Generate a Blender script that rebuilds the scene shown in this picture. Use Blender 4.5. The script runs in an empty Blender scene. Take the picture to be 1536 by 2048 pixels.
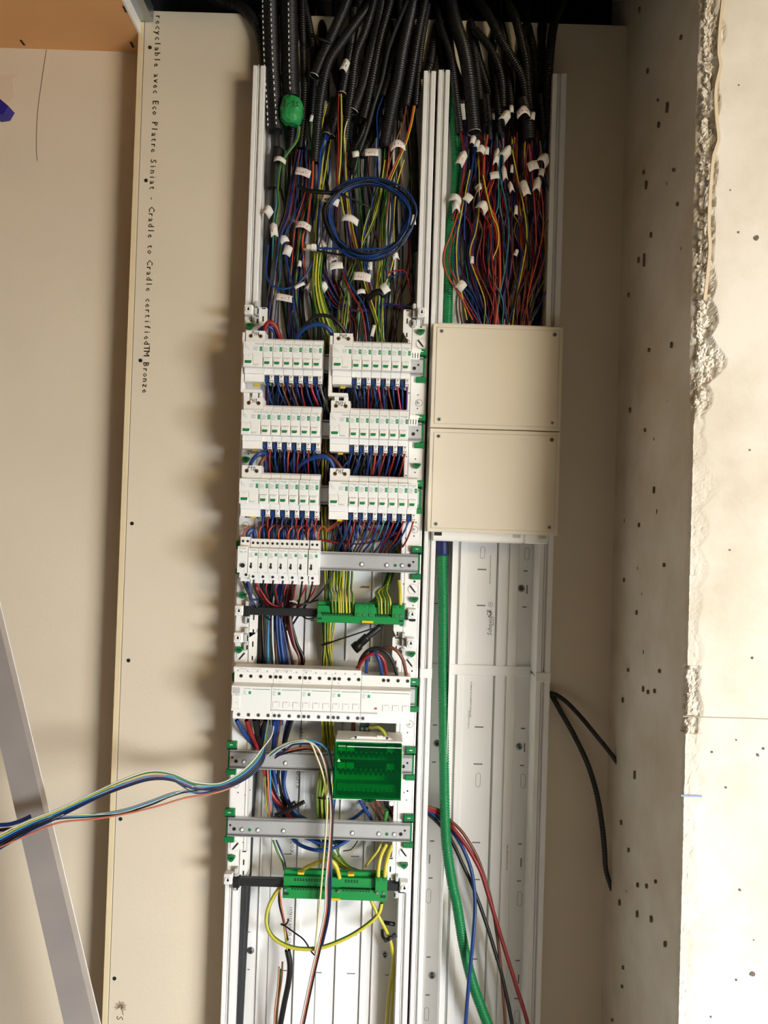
import bpy, bmesh, math, random
from mathutils import Vector, Matrix, Euler, noise
random.seed(7)
SC = bpy.context.scene
COL = SC.collection
PI = math.pi
# ------------------------------------------------------------------ camera
F = 1479.0
CAM = Vector((0.0, -1.46, 1.40))
CROT = Matrix.Rotation(math.radians(90.86), 3, 'X') @ Matrix.Rotation(math.radians(1.8), 3, 'Z')
cd = bpy.data.cameras.new('camera'); co = bpy.data.objects.new('camera', cd); COL.objects.link(co)
co.location = CAM; co.rotation_euler = CROT.to_euler()
cd.sensor_fit = 'VERTICAL'; cd.sensor_height = 36.0; cd.lens = 36.0 * F / 2048.0
cd.clip_start = 0.02; cd.clip_end = 50
SC.camera = co
# ------------------------------------------------------------------ light, world, exposure
SC.view_settings.view_transform = 'Standard'; SC.view_settings.look = 'None'
SC.view_settings.gamma = 1.0; SC.view_settings.use_curve_mapping = False
SC.view_settings.exposure = 0.76
W = bpy.data.worlds.new('world'); SC.world = W; W.use_nodes = True
W.node_tree.nodes['Background'].inputs[0].default_value = (0.85, 0.92, 1.0, 1)
W.node_tree.nodes['Background'].inputs[1].default_value = 0.08
def area(name, loc, target, sx, sy, power, col):
    l = bpy.data.lights.new(name, 'AREA'); l.shape = 'RECTANGLE'; l.size = sx; l.size_y = sy
    l.energy = power; l.color = col
    o = bpy.data.objects.new(name, l); COL.objects.link(o); o.location = loc
    o.rotation_euler = (Vector(target) - Vector(loc)).to_track_quat('-Z', 'Y').to_euler()
    return o
area('window_daylight', (5.7, -5.5, 1.08), (2.6, 0.0, 0.9), 4.7, 1.6, 820, (0.93, 0.965, 1.0))
sl = bpy.data.lights.new('bounce_sun', 'SUN'); sl.energy = 9; sl.angle = math.radians(1.0); sl.color = (1.0, .985, .97)  # added sun, its bounce off the floor brightens the lower wall
so_ = bpy.data.objects.new('bounce_sun', sl); COL.objects.link(so_); so_.location = (3, -5, 2)
so_.rotation_euler = Vector((-.80, .66, -.36)).to_track_quat('-Z', 'Y').to_euler()
area('warm_fill_light', (1.65, -2.2, 2.28), (0.0, -0.1, 1.7), 0.5, 0.5, 17, (1.0, 0.76, 0.40))  # added warm fill for the upper wall, no real lamp there

# ------------------------------------------------------------------ materials
def lin(c):
    c = c / 255.0
    return c / 12.92 if c <= 0.04045 else ((c + 0.055) / 1.055) ** 2.4
MATS = {}
def mat(name, rgb, rough=0.5, metal=0.0, var=0.0, scale=20.0, bump=0.0, bscale=80.0, spec=0.5):
    if name in MATS: return MATS[name]
    m = bpy.data.materials.new(name); m.use_nodes = True
    nt = m.node_tree; b = nt.nodes['Principled BSDF']
    c = tuple(lin(v) for v in rgb) + (1,)
    b.inputs['Base Color'].default_value = c; b.inputs['Roughness'].default_value = rough
    b.inputs['Metallic'].default_value = metal; b.inputs['Specular IOR Level'].default_value = spec
    tc = nt.nodes.new('ShaderNodeTexCoord')
    if var:
        n = nt.nodes.new('ShaderNodeTexNoise'); n.inputs['Scale'].default_value = scale; n.inputs['Detail'].default_value = 4
        r = nt.nodes.new('ShaderNodeMapRange'); r.inputs[1].default_value = 0.3; r.inputs[2].default_value = 0.7
        r.inputs[3].default_value = 1 - var; r.inputs[4].default_value = 1 + var * 0.5
        mx = nt.nodes.new('ShaderNodeVectorMath'); mx.operation = 'SCALE'; mx.inputs[0].default_value = c[:3]
        nt.links.new(tc.outputs['Object'], n.inputs['Vector']); nt.links.new(n.outputs['Fac'], r.inputs[0])
        nt.links.new(r.outputs[0], mx.inputs['Scale']); nt.links.new(mx.outputs[0], b.inputs['Base Color'])
    if bump:
        n2 = nt.nodes.new('ShaderNodeTexNoise'); n2.inputs['Scale'].default_value = bscale; n2.inputs['Detail'].default_value = 5
        bp = nt.nodes.new('ShaderNodeBump'); bp.inputs['Strength'].default_value = bump; bp.inputs['Distance'].default_value = 0.002
        nt.links.new(tc.outputs['Object'], n2.inputs['Vector']); nt.links.new(n2.outputs['Fac'], bp.inputs['Height'])
        nt.links.new(bp.outputs[0], b.inputs['Normal'])
    MATS[name] = m
    return m
M = dict(
    white=mat('white_plastic', (244, 242, 237), .38), shell=mat('device_shell', (246, 244, 239), .35),
    trunk=mat('trunking_pvc', (244, 243, 240), .42, var=.03, scale=6), trunkline=mat('trunking_groove', (120, 118, 116), .6),
    cream=mat('cream_cover', (232, 221, 198), .4, var=.02, scale=8), greyp=mat('pale_grey_plastic', (198, 198, 194), .45),
    label=mat('label_white', (242, 244, 240), .5), mint=mat('pale_green_print', (206, 236, 214), .5),
    green=mat('device_green', (30, 130, 72), .45), clip=mat('clip_green', (14, 118, 60), .42), dgreen=mat('dark_green', (8, 60, 34), .5),
    wago=mat('terminal_green', (22, 140, 66), .42), ink=mat('black_ink', (28, 28, 30), .7), gink=mat('grey_ink', (150, 150, 150), .7),
    greenink=mat('green_ink', (40, 120, 80), .6), red=mat('red_ink', (205, 60, 45), .7), brownink=mat('brown_board_print', (120, 100, 76), .85),
    screw=mat('screw_steel', (120, 116, 108), .35, 1.0), dark=mat('dark_recess', (18, 18, 18), .7), brass=mat('brass', (190, 150, 70), .35, 1.0),
    yellow=mat('clip_yellow', (226, 190, 30), .45), rail=mat('galvanised_rail', (206, 208, 208), .36, .45, var=.05, scale=30, bump=.1, bscale=300),
    alu=mat('brushed_aluminium', (200, 192, 188), .42, .45, var=.1, scale=9), steel=mat('zinc_steel', (170, 178, 186), .35, .9),
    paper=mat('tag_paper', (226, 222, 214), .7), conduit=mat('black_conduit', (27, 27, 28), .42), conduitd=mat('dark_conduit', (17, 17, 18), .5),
    gconduit=mat('green_conduit', (14, 128, 72), .38), tape=mat('green_tape', (40, 150, 78), .5, bump=.6, bscale=60),
    bluetape=mat('blue_tape', (24, 34, 92), .5), tie=mat('black_tie', (16, 16, 17), .4), bar=mat('black_bar', (34, 36, 38), .45),
    bluekit=mat('dark_blue_plastic', (34, 30, 130), .4), clear=mat('clear_connector', (214, 204, 188), .2), copper=mat('copper', (200, 120, 70), .3, 1.0),
)
WIRE = dict(blue=(22, 60, 126), lblue=(60, 140, 185), teal=(48, 128, 132), red=(142, 30, 34), orange=(192, 76, 42), brown=(112, 66, 46), black=(20, 20, 22),
            violet=(96, 54, 120), grey=(140, 142, 142), white=(212, 212, 208), tan=(176, 136, 98), yellow=(214, 196, 60), green=(62, 134, 60),
            navy=(18, 40, 98), pink=(200, 70, 96), salmon=(200, 112, 84), cream=(216, 210, 160))
for k, v in WIRE.items(): M['w_' + k] = mat(k + '_insulation', v, .38)
M['gy_y'] = mat('earth_yellow', (200, 188, 62), .38); M['gy_g'] = mat('earth_green', (72, 118, 36), .38)

def plaster(name, rgb, fleck=0.05):
    m = mat(name, rgb, .9, var=fleck, scale=3.0, bump=.15, bscale=150)
    return m
M['board'] = plaster('plasterboard_paper', (226, 213, 190)); M['board_edge'] = mat('plasterboard_edge', (230, 212, 172), .85, var=.05, scale=12)
M['soffit'] = mat('orange_board', (234, 176, 118), .8, var=.06, scale=5); M['voidm'] = mat('void_shade_black', (26, 24, 22), .95)  # void lining coloured near black in place of deep shade
M['floor'] = mat('screed_floor', (186, 185, 182), .9, var=.08, scale=3); M['roomwall'] = mat('room_plasterboard', (120, 110, 94), .9)

def concrete():
    m = bpy.data.materials.new('raw_concrete'); m.use_nodes = True; nt = m.node_tree; b = nt.nodes['Principled BSDF']
    b.inputs['Roughness'].default_value = .92; b.inputs['Specular IOR Level'].default_value = .25
    tc = nt.nodes.new('ShaderNodeTexCoord'); N = nt.nodes.new; L = nt.links.new
    n1 = N('ShaderNodeTexNoise'); n1.inputs['Scale'].default_value = 5; n1.inputs['Detail'].default_value = 8; n1.inputs['Roughness'].default_value = .6
    r1 = N('ShaderNodeValToRGB'); r1.color_ramp.elements[0].position = .3; r1.color_ramp.elements[0].color = (lin(214), lin(203), lin(182), 1)
    r1.color_ramp.elements[1].position = .62; r1.color_ramp.elements[1].color = (lin(238), lin(232), lin(220), 1)
    L(tc.outputs['Object'], n1.inputs['Vector']); L(n1.outputs['Fac'], r1.inputs[0])
    mp = N('ShaderNodeMapping'); mp.inputs['Scale'].default_value = (30, 30, 18); L(tc.outputs['Object'], mp.inputs[0])
    v = N('ShaderNodeTexVoronoi'); v.inputs['Scale'].default_value = 1.0; v.inputs['Randomness'].default_value = 1; L(mp.outputs[0], v.inputs['Vector'])
    # pit size differs per cell, most cells have none
    ml = N('ShaderNodeSeparateColor'); L(v.outputs['Color'], ml.inputs[0])
    th = N('ShaderNodeMapRange'); th.inputs[1].default_value = .86; th.inputs[2].default_value = 1.0; th.inputs[3].default_value = 0.0; th.inputs[4].default_value = .085
    L(ml.outputs[0], th.inputs[0])
    lt = N('ShaderNodeMath'); lt.operation = 'LESS_THAN'; L(v.outputs['Distance'], lt.inputs[0]); L(th.outputs[0], lt.inputs[1])
    mx = N('ShaderNodeMix'); mx.data_type = 'RGBA'; mx.inputs[7].default_value = (lin(84), lin(74), lin(62), 1)
    L(lt.outputs[0], mx.inputs[0]); L(r1.outputs[0], mx.inputs[6]); L(mx.outputs[2], b.inputs['Base Color'])
    n2 = N('ShaderNodeTexNoise'); n2.inputs['Scale'].default_value = 90; n2.inputs['Detail'].default_value = 6; L(tc.outputs['Object'], n2.inputs['Vector'])
    sb = N('ShaderNodeMath'); sb.operation = 'SUBTRACT'; L(n2.outputs['Fac'], sb.inputs[0]); L(lt.outputs[0], sb.inputs[1])
    bp = N('ShaderNodeBump'); bp.inputs['Strength'].default_value = .35; bp.inputs['Distance'].default_value = .002
    L(sb.outputs[0], bp.inputs['Height']); L(bp.outputs[0], b.inputs['Normal'])
    return m
M['concrete'] = concrete()
def tinted():
    m = bpy.data.materials.new('green_tinted_cover'); m.use_nodes = True; nt = m.node_tree; nt.nodes.clear()
    N = nt.nodes.new; L = nt.links.new
    o = N('ShaderNodeOutputMaterial'); t = N('ShaderNodeBsdfTransparent'); t.inputs[0].default_value = (.12, .66, .30, 1)
    d = N('ShaderNodeBsdfPrincipled'); d.inputs['Base Color'].default_value = (.01, .22, .07, 1); d.inputs['Roughness'].default_value = .12
    x = N('ShaderNodeMixShader'); x.inputs[0].default_value = .14
    L(t.outputs[0], x.inputs[1]); L(d.outputs[0], x.inputs[2]); L(x.outputs[0], o.inputs[0])
    return m
M['tinted'] = tinted()

# ------------------------------------------------------------------ pixel + distance-from-board -> world point
def P(px, py, d):
    v = CROT @ Vector(((px - 768) / F, (1024 - py) / F, -1.0))
    t = (-d - CAM.y) / v.y
    return CAM + v * t

# ------------------------------------------------------------------ mesh builder
_font = {}
def text_geo(s, size):
    k = (s, size)
    if k in _font: return _font[k]
    c = bpy.data.curves.new('t', 'FONT'); c.body = s; c.size = size; c.align_x = 'CENTER'; c.align_y = 'CENTER'; c.resolution_u = 1
    o = bpy.data.objects.new('t', c); COL.objects.link(o)
    bpy.context.view_layer.update()
    me = bpy.data.meshes.new_from_object(o.evaluated_get(bpy.context.evaluated_depsgraph_get()))
    g = ([tuple(v.co) for v in me.vertices], [tuple(p.vertices) for p in me.polygons])
    bpy.data.objects.remove(o); bpy.data.curves.remove(c); bpy.data.meshes.remove(me)
    _font[k] = g
    return g
STROKES = {  # handwriting: strokes on a 1 x 1.4 grid
 'P': [[(0, 0), (.05, 1.4), (.6, 1.3), (.7, .95), (.1, .7)]], 'H': [[(0, 0), (.05, 1.3)], [(.65, 0), (.65, 1.35)], [(.05, .65), (.65, .7)]],
 '0': [[(.1, .2), (0, .9), (.3, 1.35), (.65, 1.1), (.65, .4), (.35, 0), (.1, .2)]], '1': [[(.1, 1.0), (.4, 1.4), (.35, 0)]],
 '2': [[(0, 1.1), (.3, 1.4), (.6, 1.1), (.05, 0), (.7, .05)]], '3': [[(0, 1.3), (.6, 1.35), (.25, .8), (.65, .4), (.1, 0)]],
 '4': [[(.45, 0), (.45, 1.4), (0, .5), (.75, .5)]], 'D': [[(0, 0), (0, 1.4), (.6, 1.1), (.65, .4), (0, 0)]], '.': [[(.2, 0), (.3, .1)]],
 '/': [[(0, 0), (.5, 1.4)]], 'm': [[(0, 0), (.1, .7), (.3, .1), (.45, .7), (.7, 0)]], 'r': [[(0, 0), (.1, .7), (.5, .75)]], 'e': [[(.1, .4), (.6, .5), (.35, .8), (0, .4), (.3, 0), (.6, .1)]],
 'l': [[(.2, 0), (.3, 1.3)]], 'o': [[(.1, .1), (.1, .6), (.5, .7), (.55, .1), (.1, .1)]], 'c': [[(.6, .7), (.1, .5), (.15, .05), (.6, .05)]], 'V': [[(0, 1.3), (.3, 0), (.7, 1.3)]], 'C': [[(.7, 1.2), (.1, 1.0), (.1, .2), (.7, .1)]], 'S': [[(.7, 1.2), (.1, 1.1), (.6, .4), (0, .1)]],
}
class MB:
    def __init__(s): s.v = []; s.f = []; s.m = []; s.s = []; s.mats = []
    def mi(s, m):
        m = M[m] if isinstance(m, str) else m
        if m not in s.mats: s.mats.append(m)
        return s.mats.index(m)
    def add(s, vs, fs, m, smooth=False):
        o = len(s.v); s.v += [Vector(v) for v in vs]; i = s.mi(m)
        for f in fs: s.f.append([o + a for a in f]); s.m.append(i); s.s.append(smooth)
    def box(s, x0, x1, y0, y1, z0, z1, m, b=0.0):
        x0, x1 = min(x0, x1), max(x0, x1); y0, y1 = min(y0, y1), max(y0, y1); z0, z1 = min(z0, z1), max(z0, z1)
        if b <= 0:
            vs = [(x, y, z) for x in (x0, x1) for y in (y0, y1) for z in (z0, z1)]
            s.add(vs, [(0, 1, 3, 2), (4, 6, 7, 5), (0, 4, 5, 1), (2, 3, 7, 6), (0, 2, 6, 4), (1, 5, 7, 3)], m); return s
        b = min(b, (x1 - x0) * .45, (y1 - y0) * .45, (z1 - z0) * .45)
        lo = (x0, y0, z0); hi = (x1, y1, z1); idx = {}; vs = []
        for c in [(i, j, k) for i in (0, 1) for j in (0, 1) for k in (0, 1)]:
            for a in range(3):
                p = [0, 0, 0]
                for q in range(3):
                    e = hi[q] if c[q] else lo[q]
                    p[q] = e if q == a else (e - b if c[q] else e + b)
                idx[(c, a)] = len(vs); vs.append(p)
        fs = []
        for a in range(3):
            o1, o2 = [q for q in range(3) if q != a]
            for sg in (0, 1):
                q4 = []
                for (u, w) in ((0, 0), (1, 0), (1, 1), (0, 1)):
                    c = [0, 0, 0]; c[a] = sg; c[o1] = u; c[o2] = w; q4.append(idx[(tuple(c), a)])
                fs.append(q4)
        for c_ in range(3):
            a, b_ = [q for q in range(3) if q != c_]
            for u in (0, 1):
                for w in (0, 1):
                    c0 = [0, 0, 0]; c0[a] = u; c0[b_] = w; c1 = list(c0); c1[c_] = 1; c0 = tuple(c0); c1 = tuple(c1)
                    fs.append([idx[(c0, a)], idx[(c1, a)], idx[(c1, b_)], idx[(c0, b_)]])
        for c in [(i, j, k) for i in (0, 1) for j in (0, 1) for k in (0, 1)]: fs.append([idx[(c, 0)], idx[(c, 1)], idx[(c, 2)]])
        s.add(vs, fs, m); return s
    def prism(s, prof, axis, a0, a1, m, b=0.0):
        # prof: 2D outline in the other two axes (cyclic order), extruded along axis
        n = len(prof); vs = []
        for a in (a0, a1):
            for (u, w) in prof:
                p = {0: (a, u, w), 1: (u, a, w), 2: (u, w, a)}[axis]; vs.append(p)
        fs = [list(range(n)), list(range(2 * n - 1, n - 1, -1))] + [[i, (i + 1) % n, n + (i + 1) % n, n + i] for i in range(n)]
        s.add(vs, fs, m); return s
    def disc(s, c, r, y0, y1, m, n=14, r1=None):
        # short cylinder along y, centre (x,z); y1 is the front
        r1 = r if r1 is None else r1
        vs = [(c[0] + r * math.cos(2 * PI * i / n), y0, c[1] + r * math.sin(2 * PI * i / n)) for i in range(n)]
        vs += [(c[0] + r1 * math.cos(2 * PI * i / n), y1, c[1] + r1 * math.sin(2 * PI * i / n)) for i in range(n)]
        s.add(vs, [list(range(n)), list(range(2 * n - 1, n - 1, -1))] + [[i, (i + 1) % n, n + (i + 1) % n, n + i] for i in range(n)], m); return s
    def poly(s, pts, y0, y1, m):
        return s.prism([(p[0], p[1]) for p in pts], 1, y0, y1, m)
    def text(s, t, size, o, m, rot=0.0, sx=1.0):
        vs, fs = text_geo(t, size); c, n = math.cos(rot), math.sin(rot)
        s.add([(o[0] + (v[0] * sx * c - v[1] * n), o[1], o[2] + (v[0] * sx * n + v[1] * c)) for v in vs], fs, m); return s
    def stroke(s, pts, w, y, m):
        for a, b in zip(pts, pts[1:]):
            d = Vector((b[0] - a[0], b[1] - a[1])); L = d.length
            if L < 1e-7: continue
            d /= L; nx, nz = -d.y * w / 2, d.x * w / 2; ex, ez = d.x * w * .3, d.y * w * .3
            s.add([(a[0] - ex + nx, y, a[1] - ez + nz), (b[0] + ex + nx, y, b[1] + ez + nz), (b[0] + ex - nx, y, b[1] + ez - nz), (a[0] - ex - nx, y, a[1] - ez - nz)], [(0, 1, 2, 3)], m)
        return s
    def hand(s, t, h, o, m, w=None, rot=0.0):
        w = w or h * .13; x = 0; c, n = math.cos(rot), math.sin(rot); tot = len(t) * h * .62
        for ch in t:
            for st in STROKES.get(ch, []):
                pts = [((x + p[0] * h * .62 - tot / 2), (p[1] / 1.4 - .5) * h) for p in st]
                s.stroke([(o[0] + a * c - b * n, o[2] + a * n + b * c) for a, b in pts], w, o[1], m)
            x += h * .66
        return s
    def tube(s, pts, r, m, seg=7, ph=0.0, half=.5, step=.006, corr=None, m2=None, twist=0.0, flat=1.0, caps=True, path=None):
        pts = [Vector(p) for p in pts]
        if path is None: path = smooth_path(pts, step)
        n = len(path)
        if n < 2: return s
        t0 = (path[1] - path[0]).normalized(); up = Vector((0, -1, 0))
        if abs(t0.dot(up)) > .95: up = Vector((1, 0, 0))
        nn = (up - t0 * up.dot(t0)).normalized(); vs = []; L = 0
        for i, p in enumerate(path):
            t = (path[min(i + 1, n - 1)] - path[max(i - 1, 0)]).normalized()
            nn = (nn - t * nn.dot(t)).normalized(); bn = t.cross(nn)
            if i: L += (p - path[i - 1]).length
            rr = r if not callable(r) else r(i / (n - 1))
            if corr: rr *= (1.0 if i % 4 < 2 else 1 - corr)
            for k in range(seg):
                a = 2 * PI * k / seg + twist * L + ph
                vs.append(p + nn * math.cos(a) * rr * flat + bn * math.sin(a) * rr)
        o = len(s.v); s.v += vs; i1 = s.mi(m); i2 = s.mi(m2) if m2 else i1
        for i in range(n - 1):
            for k in range(seg):
                k2 = (k + 1) % seg
                s.f.append([o + i * seg + k, o + i * seg + k2, o + (i + 1) * seg + k2, o + (i + 1) * seg + k])
                s.m.append(i2 if (m2 and (k % seg) < seg * half) else i1); s.s.append(True)
        if caps:
            s.f.append([o + k for k in range(seg)][::-1]); s.m.append(i1); s.s.append(False)
            s.f.append([o + (n - 1) * seg + k for k in range(seg)]); s.m.append(i1); s.s.append(False)
        return s
    def build(s, name, parent=None, shift=None, origin=None, recalc=True):
        me = bpy.data.meshes.new(name); vs = s.v
        if shift is not None: vs = [v + Vector(shift) for v in vs]
        if parent is None and shift is None:
            if origin is None:
                lo = [min(v[i] for v in vs) for i in range(3)]; hi = [max(v[i] for v in vs) for i in range(3)]
                origin = Vector(((lo[0] + hi[0]) / 2, (lo[1] + hi[1]) / 2, lo[2]))
            vs = [v - origin for v in vs]
        elif parent is not None and shift is None:
            if parent.get('_w'): vs = [v - Vector(parent['_w']) for v in vs]
        me.from_pydata([tuple(v) for v in vs], [], s.f)
        for m in s.mats: me.materials.append(m)
        for p, mi_, sm in zip(me.polygons, s.m, s.s): p.material_index = mi_; p.use_smooth = sm
        if recalc:
            bm = bmesh.new(); bm.from_mesh(me); bmesh.ops.recalc_face_normals(bm, faces=bm.faces); bm.to_mesh(me); bm.free()
        me.update()
        o = bpy.data.objects.new(name, me); COL.objects.link(o)
        if parent is not None:
            o.parent = parent
            if parent.get('_w'): o['_w'] = tuple(parent['_w'])
        elif origin is not None: o.location = origin; o['_w'] = tuple(origin)
        return o
def smooth_path(pts, step):
    if len(pts) == 2:
        n = max(1, int((pts[1] - pts[0]).length / step)); return [pts[0].lerp(pts[1], i / n) for i in range(n + 1)]
    q = [pts[0] * 2 - pts[1]] + pts + [pts[-1] * 2 - pts[-2]]; out = []
    for i in range(1, len(q) - 2):
        p0, p1, p2, p3 = q[i - 1:i + 3]; n = max(2, int((p2 - p1).length / step))
        for k in range(n):
            t = k / n
            out.append(.5 * ((2 * p1) + (p2 - p0) * t + (2 * p0 - 5 * p1 + 4 * p2 - p3) * t * t + (3 * p1 - p0 - 3 * p2 + p3) * t ** 3))
    out.append(pts[-1]); return out
def tag(o, label, cat, group=None, kind=None):
    if label: o['label'] = label
    if cat: o['category'] = cat
    if group: o['group'] = group
    if kind: o['kind'] = kind
    return o
def thing(name, label, cat, loc, group=None):
    o = bpy.data.objects.new(name, None); COL.objects.link(o); o.location = loc; o['_w'] = tuple(loc)
    o.empty_display_size = .02
    return tag(o, label, cat, group)
KIDS = {}
def copy_tree(o, parent=None, root=True):
    c = o.copy(); COL.objects.link(c); c.parent = parent
    for ch in [x for x in bpy.data.objects if x.parent == o]: copy_tree(ch, c, False)
    return c
def struct(o): o['kind'] = 'structure'; return o
ORD = 'first second third fourth fifth sixth seventh eighth ninth tenth eleventh twelfth thirteenth fourteenth fifteenth sixteenth seventeenth eighteenth nineteenth twentieth twenty-first twenty-second twenty-third twenty-fourth twenty-fifth twenty-sixth twenty-seventh twenty-eighth'.split()
def bpx(mb, x0, y0, x1, y1, d0, d1, m, b=0.0):
    # axis-aligned box whose front face (distance d1 from the board) covers this part of the photo frame
    xc, yc = (x0 + x1) / 2, (y0 + y1) / 2
    return mb.box(P(x0, yc, d1).x, P(x1, yc, d1).x, -d1, -d0, P(xc, y1, d1).z, P(xc, y0, d1).z, m, b)
def w2(x, y, d): p = P(x, y, d); return (p.x, p.z)
PX = 0.00091
# ================================================================== the setting
XC, YC = 0.4545, -0.362          # concrete corner
XB = -0.519                      # edge of the front plasterboard
ZT = P(700, 33, 0.0).z           # top of the front plasterboard
ZC = P(140, 100, -0.06).z        # soffit height
fl = MB(); fl.box(-3.0, 9.0, -7.5, .3, -.1, 0, 'floor'); struct(fl.build('floor'))
wl = MB(); wl.box(-3.0, XB + .05, .06, .075, 0, ZC, 'board'); wl_o = struct(wl.build('wall_left'))
m = MB(); m.box(XB, XC + .02, 0, .0125, 0, ZT, 'board', .0015); wb = struct(m.build('wall_back'))
m = MB(); m.box(XB - .0008, XB + .0108, -.0012, .0125, 0, ZT - .004, 'board_edge', .001); m.build('board_edge_strip', wb)
m = MB(); m.box(XB + .0112, XB + .0122, -.0008, .002, 0, ZT - .004, 'trunkline'); m.build('board_edge_line', wb)
m = MB(); m.box(XB, XB + .012, .0125, .06, 0, ZT, 'rail'); m.build('stud_return', wb)
def ceil_slab(x0, x1, y0, y1, name, matn, z0=None, th=.05):
    m = MB(); m.box(x0, x1, y0, y1, z0 or ZC, (z0 or ZC) + th, matn); return struct(m.build(name))
so = ceil_slab(-3.0, XB + .001, -3.8, .075, 'ceiling', 'soffit', th=.02)
m = MB(); m.box(XB - .0005, XB + .004, -.9, 0.06, ZC - .001, ZC + .022, 'white'); m.box(XB + .001, XB + .03, -.9, -.004, ZC + .022, ZC + .05, 'steel'); m.build('edge_profile', so)
for (px, py) in ((250, 18), (264, 89), (45, 85)):
    p = P(px, py, 0); v = (p - CAM); v = CAM + v * ((ZC - CAM.z) / v.z)
    m = MB(); m.box(v.x - .0022, v.x + .0022, v.y - .008, v.y + .008, ZC - .001, ZC + .001, 'dark'); m.build('screw', so)
ceil_slab(XB, 5.2, -3.8, -.50, 'ceiling_front', 'roomwall')
m = MB()   # closed void above the trunking, its shade painted as a near-black lining
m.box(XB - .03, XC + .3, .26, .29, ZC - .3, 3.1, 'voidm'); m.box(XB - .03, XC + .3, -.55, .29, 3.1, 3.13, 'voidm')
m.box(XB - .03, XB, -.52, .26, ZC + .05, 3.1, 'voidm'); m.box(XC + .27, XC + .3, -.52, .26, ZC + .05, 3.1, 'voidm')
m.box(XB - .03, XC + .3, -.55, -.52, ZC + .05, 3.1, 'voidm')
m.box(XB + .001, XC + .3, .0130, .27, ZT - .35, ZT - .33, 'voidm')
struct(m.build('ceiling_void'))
m = MB(); m.box(P(632, 0, -.24).x, P(700, 0, -.24).x, .235, .258, ZT, 2.9, 'board'); struct(m.build('trim_1'))
for nm, b in (('wall_far_left', (-3.03, -3.0, -3.8, .3)), ('wall_far_right', (5.2, 5.23, -3.8, .3))):
    m = MB(); m.box(b[0], b[1], b[2], b[3], 0, 2.5, 'roomwall'); struct(m.build(nm))
m = MB()   # rear wall with its window opening
WX0, WX1, WZ0, WZ1 = 2.05, 5.05, .03, 1.36
m.box(-3, WX0, -3.4, -3.3, 0, 2.5, 'roomwall'); m.box(WX1, 5.2, -3.4, -3.3, 0, 2.5, 'roomwall')
m.box(WX0, WX1, -3.4, -3.3, 0, WZ0, 'roomwall'); m.box(WX0, WX1, -3.4, -3.3, WZ1, 2.5, 'roomwall'); struct(m.build('wall_rear'))
m = MB()
for a in (WX0, (WX0 + WX1) / 2 - .02, WX1 - .04): m.box(a, a + .04, -3.38, -3.33, WZ0, WZ1, 'white')
m.box(WX0, WX1, -3.38, -3.33, WZ0, WZ0 + .04, 'white'); m.box(WX0, WX1, -3.38, -3.33, WZ1 - .04, WZ1, 'white'); struct(m.build('window_1'))

# raw concrete wall end with its broken corner
def conc():
    zs = [0, .2, .35] + [.42 + i * .002 for i in range(950)] + [2.45, 3.05]
    # columns: u<0 along the reveal (y from wall to corner), u>0 along the front
    us = [-(.47), -.362, -.352, -.33] + [-.3 + i * .02 for i in range(12)] + [-.06 + i * .002 for i in range(30)] + [i * .002 for i in range(42)] + [.09, .1, .12, .15, .2, .3, .45, .6]
    def chip(z):   # how broken the corner is at this height
        py = 1024 - (z - 1.4) / (1.098) * F
        k = 0
        if py < 820: k = min(1, (820 - py) / 140) * (0.75 if py < 60 else 1)
        if 1290 < py < 1425: k = max(k, .45)
        return max(k, .10)
    vs = []; nu = len(us)
    for z in zs:
        k = chip(z)
        for u in us:
            if u <= 0: x, y, nx, ny = XC, YC - u, -1, 0
            else: x, y, nx, ny = XC + u, YC, 0, -1
            x += .0012 * noise.noise(Vector((0, u * 5, z * 3)))
            a = abs(u); wdt = (.015 if u <= 0 else .030) * (.5 + 1.3 * abs(noise.noise(Vector((3.1, 0 if u <= 0 else 5, z * 16)))) + .35 * k)
            if a < wdt:
                f = 1 - a / wdt; fk = min(1, f * 3)
                ds, ps = noise.voronoi(Vector((u * 95, 3.3, z * 80))); ds2, ps2 = noise.voronoi(Vector((u * 240, 1.3, z * 220)))
                cellr = noise.cell(ps[0] * 7.31); cellr2 = noise.cell(ps2[0] * 5.17)
                crev = 1 - min(1, (ds[1] - ds[0]) / .16)
                dep = k * fk * (.0035 + .0075 * (cellr * .5 + .5) + .0035 * crev + .0018 * cellr2) + .012 * k * max(0, f - .55) + .0012 * f
                if u <= 0: x += dep * .9; y += dep * .45 * f
                else: y += dep * .9; x += dep * .45 * f
            if u == us[0]: y = .108
            vs.append((x, y, z))
    fs = []
    for i in range(len(zs) - 1):
        for j in range(nu - 1): a = i * nu + j; fs.append((a, a + 1, a + nu + 1, a + nu))
    m = MB(); m.add(vs, fs, 'concrete', False)
    m.box(XC + .6, XC + .61, YC, .11, 0, 3.05, 'concrete'); m.box(XC + .02, XC + .6, .1, .11, 0, 3.05, 'concrete')
    o = m.build('wall_right', origin=Vector((XC, YC, 0)), recalc=False)
    return struct(o)
wr = conc()
def ribbon(pxs, d, w, m):
    q = smooth_path([Vector((*w2(a, b, d), 0)) for a, b in pxs], .008); mb = MB()
    vs = []
    for i, v in enumerate(q):
        t = (q[min(i + 1, len(q) - 1)] - q[max(i - 1, 0)]).normalized()
        for sg in (-1, 1): vs += [(v.x - t.y * sg * w / 2, -d - .0004, v.y + t.x * sg * w / 2), (v.x - t.y * sg * w / 2, -d + .002, v.y + t.x * sg * w / 2)]
    fs = []
    for i in range(len(q) - 1): a = i * 4; b = a + 4; fs += [(a, a + 2, b + 2, b), (a, b, b + 1, a + 1), (a + 2, a + 3, b + 3, b + 2)]
    mb.add(vs, fs, m); return mb
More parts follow.
